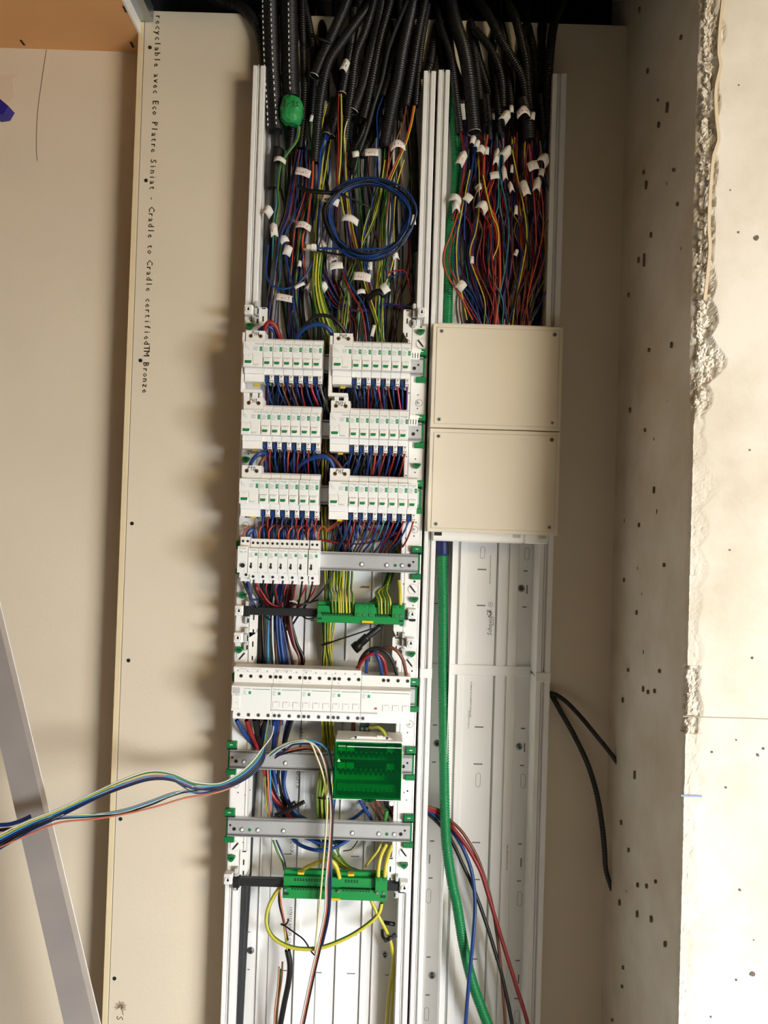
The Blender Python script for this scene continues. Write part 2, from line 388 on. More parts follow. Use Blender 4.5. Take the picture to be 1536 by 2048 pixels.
M['drip'] = mat('dried_drip', (226, 208, 178), .85); M['bluemark'] = mat('blue_crayon', (150, 168, 200), .9); M['seam'] = mat('formwork_seam', (176, 164, 146), .95); M['pit'] = mat('blow_hole', (110, 100, 88), .95)
for w, pts in ((.0048, [(1446, 0), (1440, 60), (1438, 110), (1442, 130), (1432, 180), (1434, 240), (1438, 280), (1428, 310), (1422, 370), (1418, 450), (1420, 500), (1410, 600)]),):
    ribbon(pts, .3632, w, 'drip').build('drip_stain', wr)
ribbon([(1366, 1432), (1400, 1434), (1470, 1436), (1536, 1438)], .3625, .0013, 'seam').build('formwork_seam', wr)
ribbon([(1362, 1591), (1375, 1592), (1392, 1592), (1404, 1593)], .3625, .0026, 'bluemark').build('crayon_mark', wr)
rp = random.Random(5)
for (px, py, r) in [(1513, 476, 5.5), (1477, 464, 2.2), (1424, 1504, 2.5), (1473, 1480, 1.8), (1452, 1575, 2.2), (1527, 1497, 2.8), (1516, 1510, 3.2), (1505, 1948, 5.5), (1473, 1960, 2.2), (1422, 2034, 2), (1505, 1316, 2.6), (1478, 170, 1.6), (1508, 1880, 1.5), (1480, 1780, 2.6), (1461, 380, 1.5), (1399, 700, 2), (1500, 900, 2), (1460, 1100, 1.8)]:
    p = P(px, py, .3628); m = MB(); n = 9
    pts = [(p.x + math.cos(2 * PI * i / n) * r * PX * .75 * rp.uniform(.7, 1.2), p.z + math.sin(2 * PI * i / n) * r * PX * .8 * rp.uniform(.8, 1.2)) for i in range(n)]
    m.poly(pts, -.3624, -.3629, 'pit'); m.build('blow_hole', wr)
# elongated blow holes on the reveal (x = XC)
for (px, py, h) in [(1364, 75, 10), (1336, 215, 22), (1319, 250, 14), (1297, 142, 12), (1281, 20, 15), (1294, 370, 20), (1290, 520, 30), (1279, 520, 14), (1304, 470, 12), (1349, 340, 8), (1357, 408, 8), (1289, 345, 10), (1259, 590, 10), (1318, 200, 6), (1288, 1378, 12), (1298, 1384, 9), (1311, 1382, 9), (1321, 1342, 8), (1258, 1340, 8), (1247, 1400, 12), (1271, 1550, 18), (1244, 1645, 12), (1259, 1700, 10), (1241, 1805, 14), (1276, 1828, 14), (1304, 1838, 14), (1313, 1763, 8), (1277, 1770, 10), (1295, 1772, 10), (1332, 1888, 12), (1248, 1935, 9), (1246, 1973, 8), (1226, 2040, 7), (1292, 860, 8), (1310, 980, 14), (1280, 1050, 10), (1330, 1130, 8), (1262, 820, 12), (1275, 1225, 10), (1345, 690, 12), (1250, 1160, 10), (1300, 700, 9)]:
    v = P(px, py, 0) - CAM; v = CAM + v * ((XC - CAM.x) / v.x)
    hh = h * .5 * PX * .9; ww = .0028
    m = MB(); n = 8; pts = [(v.y + math.cos(2 * PI * i / n) * ww * rp.uniform(.6, 1.1), v.z + math.sin(2 * PI * i / n) * hh) for i in range(n)]
    m.prism(pts, 0, XC - .0035, XC - .0005, 'pit'); m.build('blow_hole', wr)
# printing and screws on the front board
m = MB(); s = 'recyclable avec Eco Platre Siniat - Cradle to Cradle certifiedTM Bronze'
for i, ch in enumerate(s):
    if ch == ' ': continue
    t = i / (len(s) - 1); px = 317 + (290 - 317) * t; py = 34 + (782 - 34) * t
    x, z = w2(px, py, 0); 
    for ox in (-.0003, 0, .0003): m.text(ch, .0168, (x, -.0004, z + ox), 'brownink', -PI / 2, 1.0)
m.build('printed_text', wb)
m = MB(); x, z = w2(239, 2036, 0); m.text('S', .019, (x, -.0004, z), 'brownink', -PI / 2)
cx, cz = w2(241, 2014, 0)
for i in range(13):
    a = PI * (-.30 + i * .115) + .2; r0, r1 = .002, .010 + .002 * (i % 2)
    m.stroke([(cx + math.cos(a) * r0, cz + math.sin(a) * r0), (cx + math.cos(a) * r1, cz + math.sin(a) * r1)], .0012, -.0004, 'brownink')
m.stroke([(cx, cz), (cx + .004, cz - .008), (cx + .006, cz - .015)], .0014, -.0004, 'brownink')
m.build('printed_logo', wb)
for (px, py) in ((300, 95), (292, 361), (281, 721), (264, 1047), (257, 1321), (241, 1638), (229, 1957)):
    x, z = w2(px, py, 0); m = MB(); m.disc((x, z), .0040, .001, -.0008, 'bar', 14, .0036); m.stroke([(x - .002, z), (x + .002, z)], .0008, -.001, 'dark'); m.stroke([(x, z - .002), (x, z + .002)], .0008, -.001, 'dark'); m.build('screw', wb)
# pencil line, filler patch on the far board
m = MB(); q = smooth_path([Vector((*w2(a, b, -.06), 0)) for a, b in ((93, 100), (84, 160), (75, 230), (73, 300), (75, 322))], .01)
m.stroke([(v.x, v.y) for v in q], .0012, .0594, 'brownink'); m.build('scratch_line', wl_o)
M['filler'] = mat('filler_patch', (222, 204, 180), .85); M['damp'] = mat('torn_paper', (212, 200, 176), .9)
m = MB(); m.poly([w2(a, b, -.06) for a, b in ((-40, 152), (14, 150), (40, 148), (26, 160), (27, 172), (29, 195), (18, 206), (10, 214), (-40, 214))], .0598, .0592, 'filler'); m.build('filler_patch', wl_o)

# ================================================================== trunking
def trunk(name, label, xo0, xi0, xi1, xo1, zt, d, ribs, lines, zj):
    t = thing(name, label, 'trunking', ((xo0 + xo1) / 2, 0, 0))
    m = MB(); m.box(xo0 + .004, xo1 - .004, -.0035, -.0004, 0, zt, 'trunk')
    for (a, b) in ribs: m.box(a, b, -.0075, -.003, 0, zt, 'trunk', .0012)
    m.build('back_plate', t)
    m = MB()
    for a in lines: m.box(a - .0006, a + .0006, -.0041, -.003, 0, zt, 'trunkline')
    m.build('plate_groove', t)
    for (a, b, s) in ((xo0, xi0, 1), (xi1, xo1, -1)):
        for (z0, z1) in ((0, zj - .0015), (zj + .0015, zt)):
            m = MB(); w = b - a
            # wall: two lips with a groove between them, hollow behind
            m.box(a, a + w * .36, -d, -.0, z0, z1, 'trunk', .0012); m.box(b - w * .40, b, -d, 0, z0, z1, 'trunk', .0012)
            m.box(a + w * .3, b - w * .3, -d + .007, -.0, z0, z1, 'trunk'); m.box(a + w * .40, a + w * .47, -d + .002, -.01, z0, z1 + .002, 'trunk', .0005)
            m.build('side_wall', t)
        m = MB(); m.box(a - .0006, b + .0006, -d - .001, -d + .006, zj - .009, zj + .009, 'trunk', .0008); m.build('joint_cover', t)
    m = MB(); m.box(xi0, xi1, -.0085, -.003, zj - .010, zj + .010, 'trunk', .001); m.build('joint_strip', t)
    return t
ZTOP = P(517, 130, .055).z
TL = trunk('trunking_channel', 'white wide PVC trunking bay holding the breaker rows', -.278, -.254, .0495, .0733, ZTOP, .055,
      [(-.2207, -.2165), (-.148, -.138), (-.0676, -.064), (-.0188, -.0148), (.0026, .0062)], [-.2213, -.1992, -.1495, -.0682, -.0194, .0020, -.105], 1.118)
TR = trunk('trunking_channel', 'white narrow PVC trunking bay beside the concrete, under two cream covers', .0780, .1000, .2972, .3245, ZTOP + .003, .055,
      [(.153, .1667), (.2280, .2453), (.2500, .2679)], [.1499, .1529, .2256, .2679], 1.118)
# bowed divider sheet inside the narrow bay
m = MB(); m.box(.1335, .1350, -.045, -.004, 0, 1.37, 'trunk', .0005); m.box(.1350, .149, -.006, -.003, 0, 1.37, 'trunk'); m.build('divider_web', TR)
def slots(t, rows, d=.0035):
    for (px, py, w, h) in rows:
        m = MB(); x, z = w2(px, py, d); m.box(x - w * PX / 2, x + w * PX / 2, -d - .0008, -d + .001, z - h * PX / 2, z + h * PX / 2, 'trunkline', .0003)
        m.build('slot', t)
slots(TR, [(964, 1139, 19, 2.6), (962, 1211, 19, 2.6), (1051, 1142, 9, 2.6), (1049, 1214, 9, 2.6), (873, 1207, 8, 2), (958, 1454, 19, 2.6), (956, 1528, 19, 2.6), (1046, 1457, 9, 2.6), (1044, 1531, 9, 2.6), (870, 1450, 9, 2.6), (868, 1524, 9, 2.4),
      (952, 1685, 18, 2.4), (954, 1759, 12, 2.4), (1040, 1688, 9, 2.4), (1038, 1762, 9, 2.4), (864, 1682, 9, 2.4), (861, 1756, 9, 2.4), (949, 1918, 12, 2.4), (1035, 1921, 9, 2.4), (857, 1914, 9, 2.4), (855, 1990, 9, 2.4), (1033, 1997, 9, 2.4), (1054, 1179, 2.5, 19), (1049, 1495, 2.5, 19), (1042, 1725, 2.5, 19), (1037, 1958, 2.5, 19), (859, 1718, 2.2, 19)])
slots(TL, [(619, 1241, 20, 2.2), (729, 1175, 20, 2.2), (731, 1173, 18, 2), (576, 1708, 17, 2), (710, 1713, 18, 2), (635, 1945, 18, 2), (702, 1947, 18, 2), (705, 1870, 18, 2), (570, 1941, 8, 2), (498, 1864, 5, 2), (497, 1939, 5, 2), (774, 1950, 7, 2), (690, 404, 18, 2), (720, 578, 12, 2)])
m = MB()   # oval knock-outs, drawn as thin raised outlines
for (px, py, h) in ((965, 1105, 26), (1054, 1108, 26), (956, 1560, 30), (1046, 1562, 30), (1039, 1798, 30), (857, 1792, 30), (1034, 2034, 28), (853, 2028, 28)):
    x, z = w2(px, py, .0035); h *= PX; a = [(x + .0045 * math.cos(2 * PI * i / 16), z + (h / 2 - .0045) * (1 if math.sin(2 * PI * i / 16 + .001) > 0 else -1) + .0045 * math.sin(2 * PI * i / 16)) for i in range(17)]
    m.stroke(a, .0008, -.0038, 'gink')
m.build('knockout_outline', TR)
def nut(px, py, t, big=True):
    x, z = w2(px, py, .006); m = MB(); m.disc((x, z), .0070, -.003, -.0046, 'steel', 20); m.disc((x, z), .0046, -.0046, -.0085, 'screw', 6); m.disc((x, z), .0022, -.0085, -.0088, 'dark', 8); m.build('fixing_screw', t)
for a in ((1043, 1177), (1039, 1494), (864, 1952), (874, 1487)): nut(*a, TR)
for a in ((501, 1902), (770, 1911), (513, 475)): nut(*a, TL)
m = MB()
for (px, py, s, sz) in ((584, 1690, 'KCOX', .011), (580, 1855, '1978151 6/10.75 C3C9', .0085), (596, 1545, '70076 K9CF1.A', .0095), (601, 1478, 'ATC SOKL', .0095), (593, 1615, '9T8I A', .0095)):
    x, z = w2(px, py, .008); m.text(s, sz, (x, -.0080, z), 'ink', -PI / 2)
m.build('printed_text', TL)
m = MB()
x, z = w2(980, 1246, .0035); m.text('Schneider', .012, (x, -.0039, z), 'ink', PI / 2); m.text('Electric', .006, (x + .006, -.0039, z + .004), 'ink', PI / 2)
x, z = w2(979, 1232, .0035); x, z = w2(980, 1215, .0035); m.text('CE', .012, (x - .001, -.0039, z - .011), 'ink', PI / 2); a = [(x + .001 + .0045 * math.cos(i * PI / 8), z + .006 + .0045 * math.sin(i * PI / 8)) for i in range(17)]; m.stroke(a, .0005, -.0039, 'ink'); m.text('NF', .004, (x + .001, -.0039, z + .006), 'ink', PI / 2)
for (px, py, s, sz) in ((981, 1140, 'L30 60 A 18 65 P 17 40 NF EN 50085', .0036), (903, 1110, 'GTL 18 60 00 130 62 FICHE TECHNIQUE', .0034), (942, 1400, 'LE TABLEAU ET LA GAINE PVC NF EN 50085', .0036), (938, 1440, '24 H LA 2 PVC DE L 60', .0036), (1014, 1715, '7043 L 18M GTL PVC MPR 13001', .0036)):
    x, z = w2(px, py, .0078); m.text(s, sz, (x, -.0080 if px < 1000 and px > 985 or px == 1014 else -.0040, z), 'ink', -PI / 2)
m.build('printed_text', TR)

# ---------------------------------------------------------------- side uprights that carry the rails
def hole(mb, px, py, r, d, mt='dark'): x, z = w2(px, py, d); mb.disc((x, z), r * PX, -d, -d - .0004, mt, 12)
def upright(label, xa, xb, side, holes, plugs, studs, keys, latches):
    z0, z1 = P(480, 1765, .06).z, P(500, 640, .06).z
    t = thing('mounting_upright', label, 'mounting frame', ((xa + xb) / 2, -.055, z0))
    m = MB(); m.box(xa, xb, -.060, -.0565, z0, z1, 'white', .001)
    m.box(xa, xa + .0015, -.060, -.050, z0, z1, 'white'); m.box(xb - .0015, xb, -.060, -.020, z0, z1, 'white'); m.build('plate', t)
    xm = xb - .0065 if side < 0 else xa + .0075
    m = MB(); m.box(xm - .0004, xm + .0004, -.0604, -.0598, z0, z1, 'trunkline'); m.build('fold_line', t)
    m = MB()
    for (px, py, r) in holes: hole(m, px, py, r, .0602)
    m.build('screw_hole', t)
    for (px, py) in plugs:
        x, z = w2(px, py, .066); m = MB(); q = [(-8.5, 2), (-7, 4.5), (0, 6.5) if side < 0 else (0, 4.5), (7, 4.5), (8.5, 2), (5, -4), (0, -7), (-5, -4)]
        m.poly([(x + a * PX, z + b * PX) for a, b in q], -.060, -.068, 'clip'); m.poly([(x + a * PX * .6, z + b * PX * .4 + .001) for a, b in q], -.068, -.0684, 'dgreen'); m.build('green_plug', t)
    for (px, py) in studs:
        x, z = w2(px, py, .0605); m = MB(); m.disc((x, z), .0075, -.060, -.0606, 'greyp', 20); m.disc((x, z), .0050, -.0606, -.0612, 'white', 18); m.disc((x, z), .0026, -.061, -.0640, 'greyp', 12, .002); m.build('stud_boss', t)
    for (px, py) in keys:
        x, z = w2(px, py, .0605); m = MB(); m.disc((x, z), .0098, -.060, -.0606, 'greyp', 24); m.disc((x, z), .0090, -.0606, -.0610, 'white', 24)
        sg = 1 if side < 0 else -1
        pts = [(x - sg * .0055, z - .006), (x - sg * .003, z - .007), (x + sg * .0068, z + .005), (x + sg * .0045, z + .007)]
        m.poly(pts, -.061, -.0616, 'bar'); m.build('keyhole_slot', t)
    for (px, py, fx) in latches:   # square latch with key hole, clear hinge and inner flange
        x, z = w2(px, py, .075); m = MB(); m.box(x - .0085, x + .0085, -.078, -.060, z - .0095, z + .0095, 'white', .002); m.disc((x, z), .0062, -.078, -.0784, 'greyp', 20); m.disc((x, z), .0052, -.0784, -.0792, 'white', 20); lt = m.build('square_latch', t)
        m = MB(); m.disc((x + .0006, z - .0006), .0022, -.0792, -.0795, 'dark', 10); m.box(x - .0004, x + .0016, -.0795, -.0792, z, z + .0036, 'dark'); m.build('keyhole', lt)
        s_ = 1 if side < 0 else -1
        m = MB(); hx = x + s_ * .0135
        m.box(hx - .003, hx + .003, -.072, -.060, z + .008, z + .018, 'greyp', .001); m.box(hx - .004, hx + .005, -.070, -.060, z - .008, z + .006, 'greyp', .002); m.box(hx + s_ * .0038 - .001, hx + s_ * .0038 + .001, -.0705, -.070, z - .007, z + .004, 'dark'); m.box(hx - .005, hx + .004, -.068, -.060, z - .026, z - .011, 'greyp', .002); m.box(hx + s_ * .003 - .0014, hx + s_ * .003 + .0014, -.0685, -.068, z - .023, z - .015, 'dark'); m.build('hinge', t)
        m = MB(); fo = x + s_ * .0185; fi = x + s_ * .0335
        za, zb = (z + .048, z + .006) if fx else (z + .0085, z - .040)
        m.poly([(fo, za), (fi - s_ * .002, za), (fi, za - .002), (fi, zb + .006), (fi - s_ * .0065, zb - .006), (fo, zb - .012)], -.062, -.058, 'white'); f = m.build('flange', t)
        m = MB(); c = (fo + fi) / 2
        m.box(c - .003, c + .004, -.0625, -.062, za - .003, za - .0008, 'dark'); m.box(c - .0012, c + .0012, -.0625, -.062, za - .027, za - .017, 'dark'); m.box(c - .0012, c + .0012, -.0625, -.062, zb - .004, zb + .004, 'dark'); m.build('slot', f)
    return t
xa, xb = P(478, 1050, .06).x, P(516, 1050, .06).x
U1 = upright('white perforated upright along the outer edge of the wide bay, next to the board', xa, xb, -1,
   [(502, 642, 2), (497, 908, 1.4), (515, 1036, 1.4), (492, 1034, 1.6), (483, 1455, 1.6), (478, 1555, 1.3), (476, 1585, 1.3), (490, 1590, 1), (466, 1500, 1.5), (500, 1580, 1), (486, 1685, 1)],
   [(499, 652), (492, 919), (485, 1191), (478, 1300), (462, 1717)], [(491, 1051), (471, 1569)], [(483, 1312), (470, 1692)],
   [(497, 619, 0), (478, 1221, 0), (476, 1275, 0), (456, 1758, 1)])
xa2, xb2 = P(803, 1100, .06).x, P(841, 1100, .06).x
U2 = upright('white perforated upright along the inner edge of the wide bay, next to the narrow bay', xa2, xb2, 1,
   [(842, 654, 2), (842, 700, 2.2), (836, 790, 1.3), (835, 817, 1.4), (818, 786, 1.3), (813, 913, 1.3), (831, 918, 1.3), (830, 945, 1.3), (812, 951, 1.3), (832, 1045, 1.4), (828, 1072, 1.4), (811, 1076, 1.3), (829, 1163, 2.2), (807, 1168, 1.2), (825, 1242, 1.5), (826, 1211, 1.4), (824, 1342, 1.8), (818, 1440, 1.2), (815, 1465, 1.3), (795, 1467, 1.2), (815, 1582, 1.8), (808, 1585, 1.2), (813, 1600, 1.2)],
   [(842, 663), (834, 931), (829, 1199), (823, 1308), (808, 1731)], [(838, 806), (829, 1059), (820, 1448)], [(842, 687), (826, 1178), (820, 1326), (808, 1705)],
   [(843, 625, 0), (824, 1228, 0), (821, 1286, 0), (808, 1774, 1)])

# ---------------------------------------------------------------- DIN rails
def din(label, px0, px1, py, sl, rivets=(), marks=(), clipl=True, clipr=True, holder=None):
    # py: centre at px0; the rail runs level
    x0, x1 = P(px0, py, .068).x, P(px1, py + (px1 - px0) * .0314, .068).x; z = P((px0 + px1) / 2, py + (px1 - px0) * .0157, .068).z
    t = thing('mounting_rail', label, 'rail', ((x0 + x1) / 2, -.061, z - .0175), 'steel mounting rails')
    m = MB(); q = [(-.0605, -.0175), (-.0680, -.0175), (-.0685, -.0168), (-.0680, -.016), (-.0620, -.0160), (-.0620, -.0135), (-.0665, -.0135), (-.0665, .0135), (-.0620, .0135), (-.0620, .016), (-.0680, .016), (-.0685, .0168), (-.0680, .0175), (-.0605, .0175)]
    q = [(a + (-.0 if True else 0), b + z) for a, b in q]
    m.prism(q, 0, x0, x1, 'rail')
    for zz in (.0122, -.0122): m.box(x0, x1, -.0669, -.0664, z + zz - .0004, z + zz + .0004, 'trunkline')
    for zz in (.0152, -.0152): m.box(x0, x1, -.0672, -.0616, z + zz - .0006, z + zz + .0006, 'trunkline')
    m.build('rail_profile', t)
    for px in rivets:
        x = P(px, py, .068).x; m = MB(); m.disc((x, z - .0045), .0046, -.0664, -.0672, 'steel', 16); m.disc((x, z - .0045), .0032, -.067, -.0690, 'white', 14, .0022); m.build('rivet', t)
    for (px, dz, r, mt) in marks:
        x = P(px, py, .068).x; m = MB(); m.disc((x, z + dz), r, -.0664, -.0669, mt, 12); m.build('hole', t)
    for xe, sd, on in ((x0, -1, clipl), (x1, 1, clipr)):
        if not on: continue
        m = MB(); c = xe - sd * .003
        m.box(c - .0095, c + .0095, -.070, -.058, z + .0215, z + .033, 'clip', .001); m.box(c - .0095, c + .0095, -.064, -.058, z + .017, z + .0215, 'dgreen'); m.box(c - .0028, c + .0028, -.0704, -.070, z + .027, z + .0282, 'white')
        m.box(xe - .001, xe + sd * .004, -.064, -.058, z - .025, z + .021, 'clip', .0008); m.box(c - .0095, c + .0095, -.066, -.058, z - .030, z - .0195, 'clip', .001); m.build('end_clip', t)
    if holder:
        xh = P(holder, py, .09).x; m = MB(); m.poly([(xh - .008, z + .010), (xh + .009, z + .010), (xh + .009, z + .020), (xh + .012, z + .029), (xh - .006, z + .031)], -.070, -.082, 'white')
        for q in (-.0045, .0005, .0055): m.box(xh + q - .0006, xh + q + .0006, -.0826, -.082, z + .012, z + .0215, 'dark')
        m.build('comb_holder', t)
    return t
GR = 'green'
def ends(l, r): 
    a = []
    for px, s in ((l, 1), (r, -1)):
        if px is None: continue
        a += [(px + s * 3, .003, .0020, 'dark'), (px + s * 11, -.0038, .0034, 'dark')]
    return a
din('steel mounting rail behind the topmost breaker row', 500, 846, 722, .0, marks=ends(None, 840), holder=830)
din('steel mounting rail behind the second breaker row from the top', 497, 843, 853.4, .0, marks=ends(None, 838), holder=826)
din('steel mounting rail behind the third breaker row from the top', 494, 838, 985, .0)
din('steel mounting rail half filled by the impulse relays', 478, 836, 1116.3, .0, rivets=(724, 774, 805), marks=ends(None, 830) + [(791, -.0045, .003, 'clip')])
din('steel mounting rail behind the main device row', 470, 830, 1382, .0)
din('steel mounting rail carrying the green covered distribution block', 459, 824, 1518.5, .0, rivets=(488, 520, 571), marks=ends(461, 818))
din('bare steel mounting rail, lowest of all the rails', 455, 820, 1654, .0, rivets=(484, 516, 567, 705, 758, 789), marks=ends(457, 813) + [(499, -.0045, .003, 'clip'), (774, -.0045, .003, 'clip')])
# ================================================================== devices (device frame: x from the left edge, y=-distance from board, z from the face centre)
M['lgreen'] = mat('label_green', (66, 152, 104), .5)
SH = (0, .060, .047)
U = .0180
def dthing(name, label, cat, group=None): return thing(name, label, cat, (0, 0, 0), group)
def place(o, px, py, pz=None, d=.118):
    p = P(px, py, d); o.location = (p.x, -.060, (p.z if pz is None else pz) - .047); return p
def bld(m, name, parent):
    o = m.build(name, parent, shift=SH); return o
def screwh(m, x, z, y, r=.0031, mt='screw'):
    m.disc((x, z), r + .0007, -y, -y - .0002, 'greyp', 14); m.disc((x, z), r, -y - .0002, -y - .0005, mt, 14)
    for a in (.6, .6 + PI / 2): m.stroke([(x - math.cos(a) * r * .75, z - math.sin(a) * r * .75), (x + math.cos(a) * r * .75, z + math.sin(a) * r * .75)], .0007, -y - .0008, 'dark')
def fine(m, x, z, w, y, n=3, dz=.0018, mt='gink', h=.0005):
    rr = random.Random(int(x * 1e5) + int(z * 1e5))
    for i in range(n): m.box(x, x + w * rr.uniform(.55, 1), -y, -y - .0001, z - i * dz, z - i * dz + h, mt)
# ---- single-module breaker, colour coded loops come later
def mk_mcb():
    t = dthing('circuit_breaker', 'x', 'circuit breaker')
    m = MB(); g = .00025; x0, x1 = g, U - g
    prof = [(-.062, .036), (-.090, .036), (-.0955, .0325), (-.0955, .0225), (-.118, .0225), (-.118, -.0225), (-.0965, -.0225), (-.0965, -.032), (-.062, -.032)]
    m.prism(prof, 0, x0, x1, 'shell'); m.box(x0 + .001, x1 - .001, -.064, -.078, -.030, -.046, 'greyp'); bld(m, 'housing', t)
    m = MB(); m.box(x0 + .0004, x1 - .0004, -.1180, -.1184, -.0036, .0222, 'label'); lb = bld(m, 'face_label', t)
    m = MB(); m.text('Schneider', .0035, (U / 2, -.1186, .0192), 'greenink'); m.text('Electric', .0016, (U * .62, -.1186, .0168), 'greenink'); m.box(U * .68, U * .95, -.1184, -.1186, .0060, .0142, 'lgreen'); m.box(U * .76, U * .90, -.1186, -.1187, .0098, .0103, 'mint'); fine(m, .0014, .0130, .0095, .1184, 5); bld(m, 'face_print', lb)
    m = MB(); m.box(x0 + .0012, x1 - .0012, -.118, -.1197, -.0208, -.0050, 'shell', .0008); m.box(x0 + .003, x1 - .003, -.1197, -.1199, -.0058, -.0062, 'trunkline'); m.text('I.ON', .0017, (U / 2, -.1200, -.0078), 'gink'); lv = bld(m, 'toggle', t)
    m = MB(); m.poly([(.0034, -.0128), (.0128, -.0128), (.0128, -.0158), (.0115, -.0178), (.0046, -.0178), (.0034, -.0165)], -.1196, -.1202, 'green'); bld(m, 'green_window', lv)
    m = MB(); m.box(.0010, .0078, -.066, -.0885, -.0335, -.0445, 'w_blue', .0006); m.box(.0022, .0066, -.0885, -.0888, -.0325, -.0362, 'screw'); bld(m, 'neutral_terminal', t)
    m = MB(); m.box(.0092, .0172, -.066, -.0915, -.0322, -.0450, 'white', .0006); m.box(.0105, .0125, -.0915, -.0918, -.043, -.0415, 'dark'); m.box(.0138, .0158, -.0915, -.0918, -.043, -.0415, 'dark'); m.box(.0115, .0148, -.0915, -.0918, -.0352, -.0338, 'dark'); fine(m, .0105, -.0372, .005, .0917, 2); bld(m, 'phase_terminal', t)
    m = MB(); m.box(.0088, .0168, -.070, -.073, -.0462, -.0490, 'cream'); m.box(.0108, .0148, -.0728, -.0732, -.0468, -.0480, 'dark'); bld(m, 'rail_clip', t)
    return t
def mk_rcd(txt):
    t = dthing('residual_current_device', 'x', 'residual current device')
    m = MB(); g = .0003; x0, x1 = g, 2 * U - g
    prof = [(-.062, .048), (-.0985, .048), (-.0985, .0275), (-.0955, .0225), (-.118, .0225), (-.118, -.0225), (-.1010, -.0225), (-.1010, -.0315), (-.0965, -.0325), (-.0965, -.0460), (-.062, -.0460)]
    m.prism(prof, 0, x0, x1, 'shell'); m.box(x0 + .014, x1 - .012, -.070, -.073, -.046, -.0495, 'yellow'); bld(m, 'housing', t)
    for sx in (.0095, .0275):
        m = MB(); screwh(m, sx, .0380, .0985, .0034, 'brass'); bld(m, 'terminal_screw', t)
    m = MB(); m.hand(txt, .0075, (.0185, -.0989, .0425), 'ink', .0009, -.08); bld(m, 'handwriting', t)
    m = MB(); m.box(x0 + .0004, x1 - .0004, -.1180, -.1184, .0, .0222, 'label'); lb = bld(m, 'face_label', t)
    m = MB(); m.text('Schneider', .0035, (U * 1.62, -.1186, .0192), 'greenink'); m.box(1.68 * U, 1.94 * U, -.1184, -.1186, .0060, .0142, 'lgreen'); fine(m, U * 1.02, .0130, .0095, .1184, 4)
    for r in (.006, .0085, .011): m.stroke([(.0035 + (1 - math.cos(a)) * r * .2 + .0002, .0205 - a * r * .9) for a in (0, .5, 1)] + [(.0045 + r * .7, .0205 - r * 1.05)], .0003, -.1186, 'gink')
    bld(m, 'face_print', lb)
    m = MB(); m.box(x0 + .0006, .0170, -.118, -.1197, -.0215, -.0010, 'shell', .0008); m.text('I.ON', .002, (.0105, -.12, -.004), 'gink'); m.box(.0170, .0174, -.118, -.1186, -.012, .0015, 'trunkline'); lv = bld(m, 'toggle', t)
    m = MB(); m.poly([(.0040, -.0118), (.0165, -.0118), (.0165, -.0140), (.0152, -.0168), (.0040, -.0168)], -.1196, -.1203, 'green'); bld(m, 'green_window', lv)
    m = MB(); m.box(.019, .034, -.118, -.1186, -.0205, -.002, 'shell', .0006); fine(m, .019, -.0185, .014, .1187, 2, .0014); bld(m, 'test_cover', t)
    return t
def relay(timer=False):
    t = dthing('timer_relay' if timer else 'impulse_relay', 'x', 'relay')
    m = MB(); g = .00025; x0, x1 = g, U - g; f = .122 if timer else .118
    prof = [(-.062, .0395), (-.0975, .0395), (-.0975, .0245), (-f, .0225), (-f, -.0245), (-.098, -.0245), (-.098, -.0355), (-.086, -.0365), (-.086, -.0430), (-.062, -.0430)]
    m.prism(prof, 0, x0, x1, 'shell'); bld(m, 'housing', t)
    for sx in (.0048, .0135):
        m = MB(); screwh(m, sx, .0318, .0975, .0022); bld(m, 'terminal_screw', t)
    m = MB(); screwh(m, .0125 if timer else .0070, -.0300, .098, .0024); bld(m, 'terminal_screw', t)
    m = MB(); m.box(x0 + .0004, x1 - .0004, -f, -f - .0003, -.0238, .0222, 'label'); lb = bld(m, 'face_label', t)
    m = MB(); m.text('Schneider', .0035, (U / 2, -f - .0005, .0195), 'greenink')
    if timer: m.hand('Electro', .0036, (U / 2, -f - .0006, .0138), 'ink', .0004)
    else:
        m.box(.0122, .0168, -f - .0003, -f - .0005, .0092, .0145, 'lgreen'); fine(m, .0012, .0138, .009, f + .0003, 5)
    fine(m, .002, -.021, .004, f + .0003, 1); fine(m, .011, -.021, .005, f + .0003, 1); bld(m, 'face_print', lb)
    if timer:
        m = MB(); m.disc((.0105, -.0115), .0042, -f, -f - .003, 'bar', 18, .0038); bld(m, 'dial', t)
        m = MB(); m.stroke([(.0105 + .0068 * math.cos(a * .3 - 1.1), -.0115 + .0068 * math.sin(a * .3 - 1.1)) for a in range(19)], .0003, -f - .0006, 'gink'); bld(m, 'dial_scale', t)
    else:
        m = MB(); m.box(.0048, .0075, -f, -f - .0012, -.0135, -.0035, 'screw'); m.poly([(.0028, -.0108), (.0048, -.0088), (.0084, -.0108), (.0062, -.0142)], -f - .0002, -f - .0014, 'bar'); bld(m, 'selector', t)
    return t
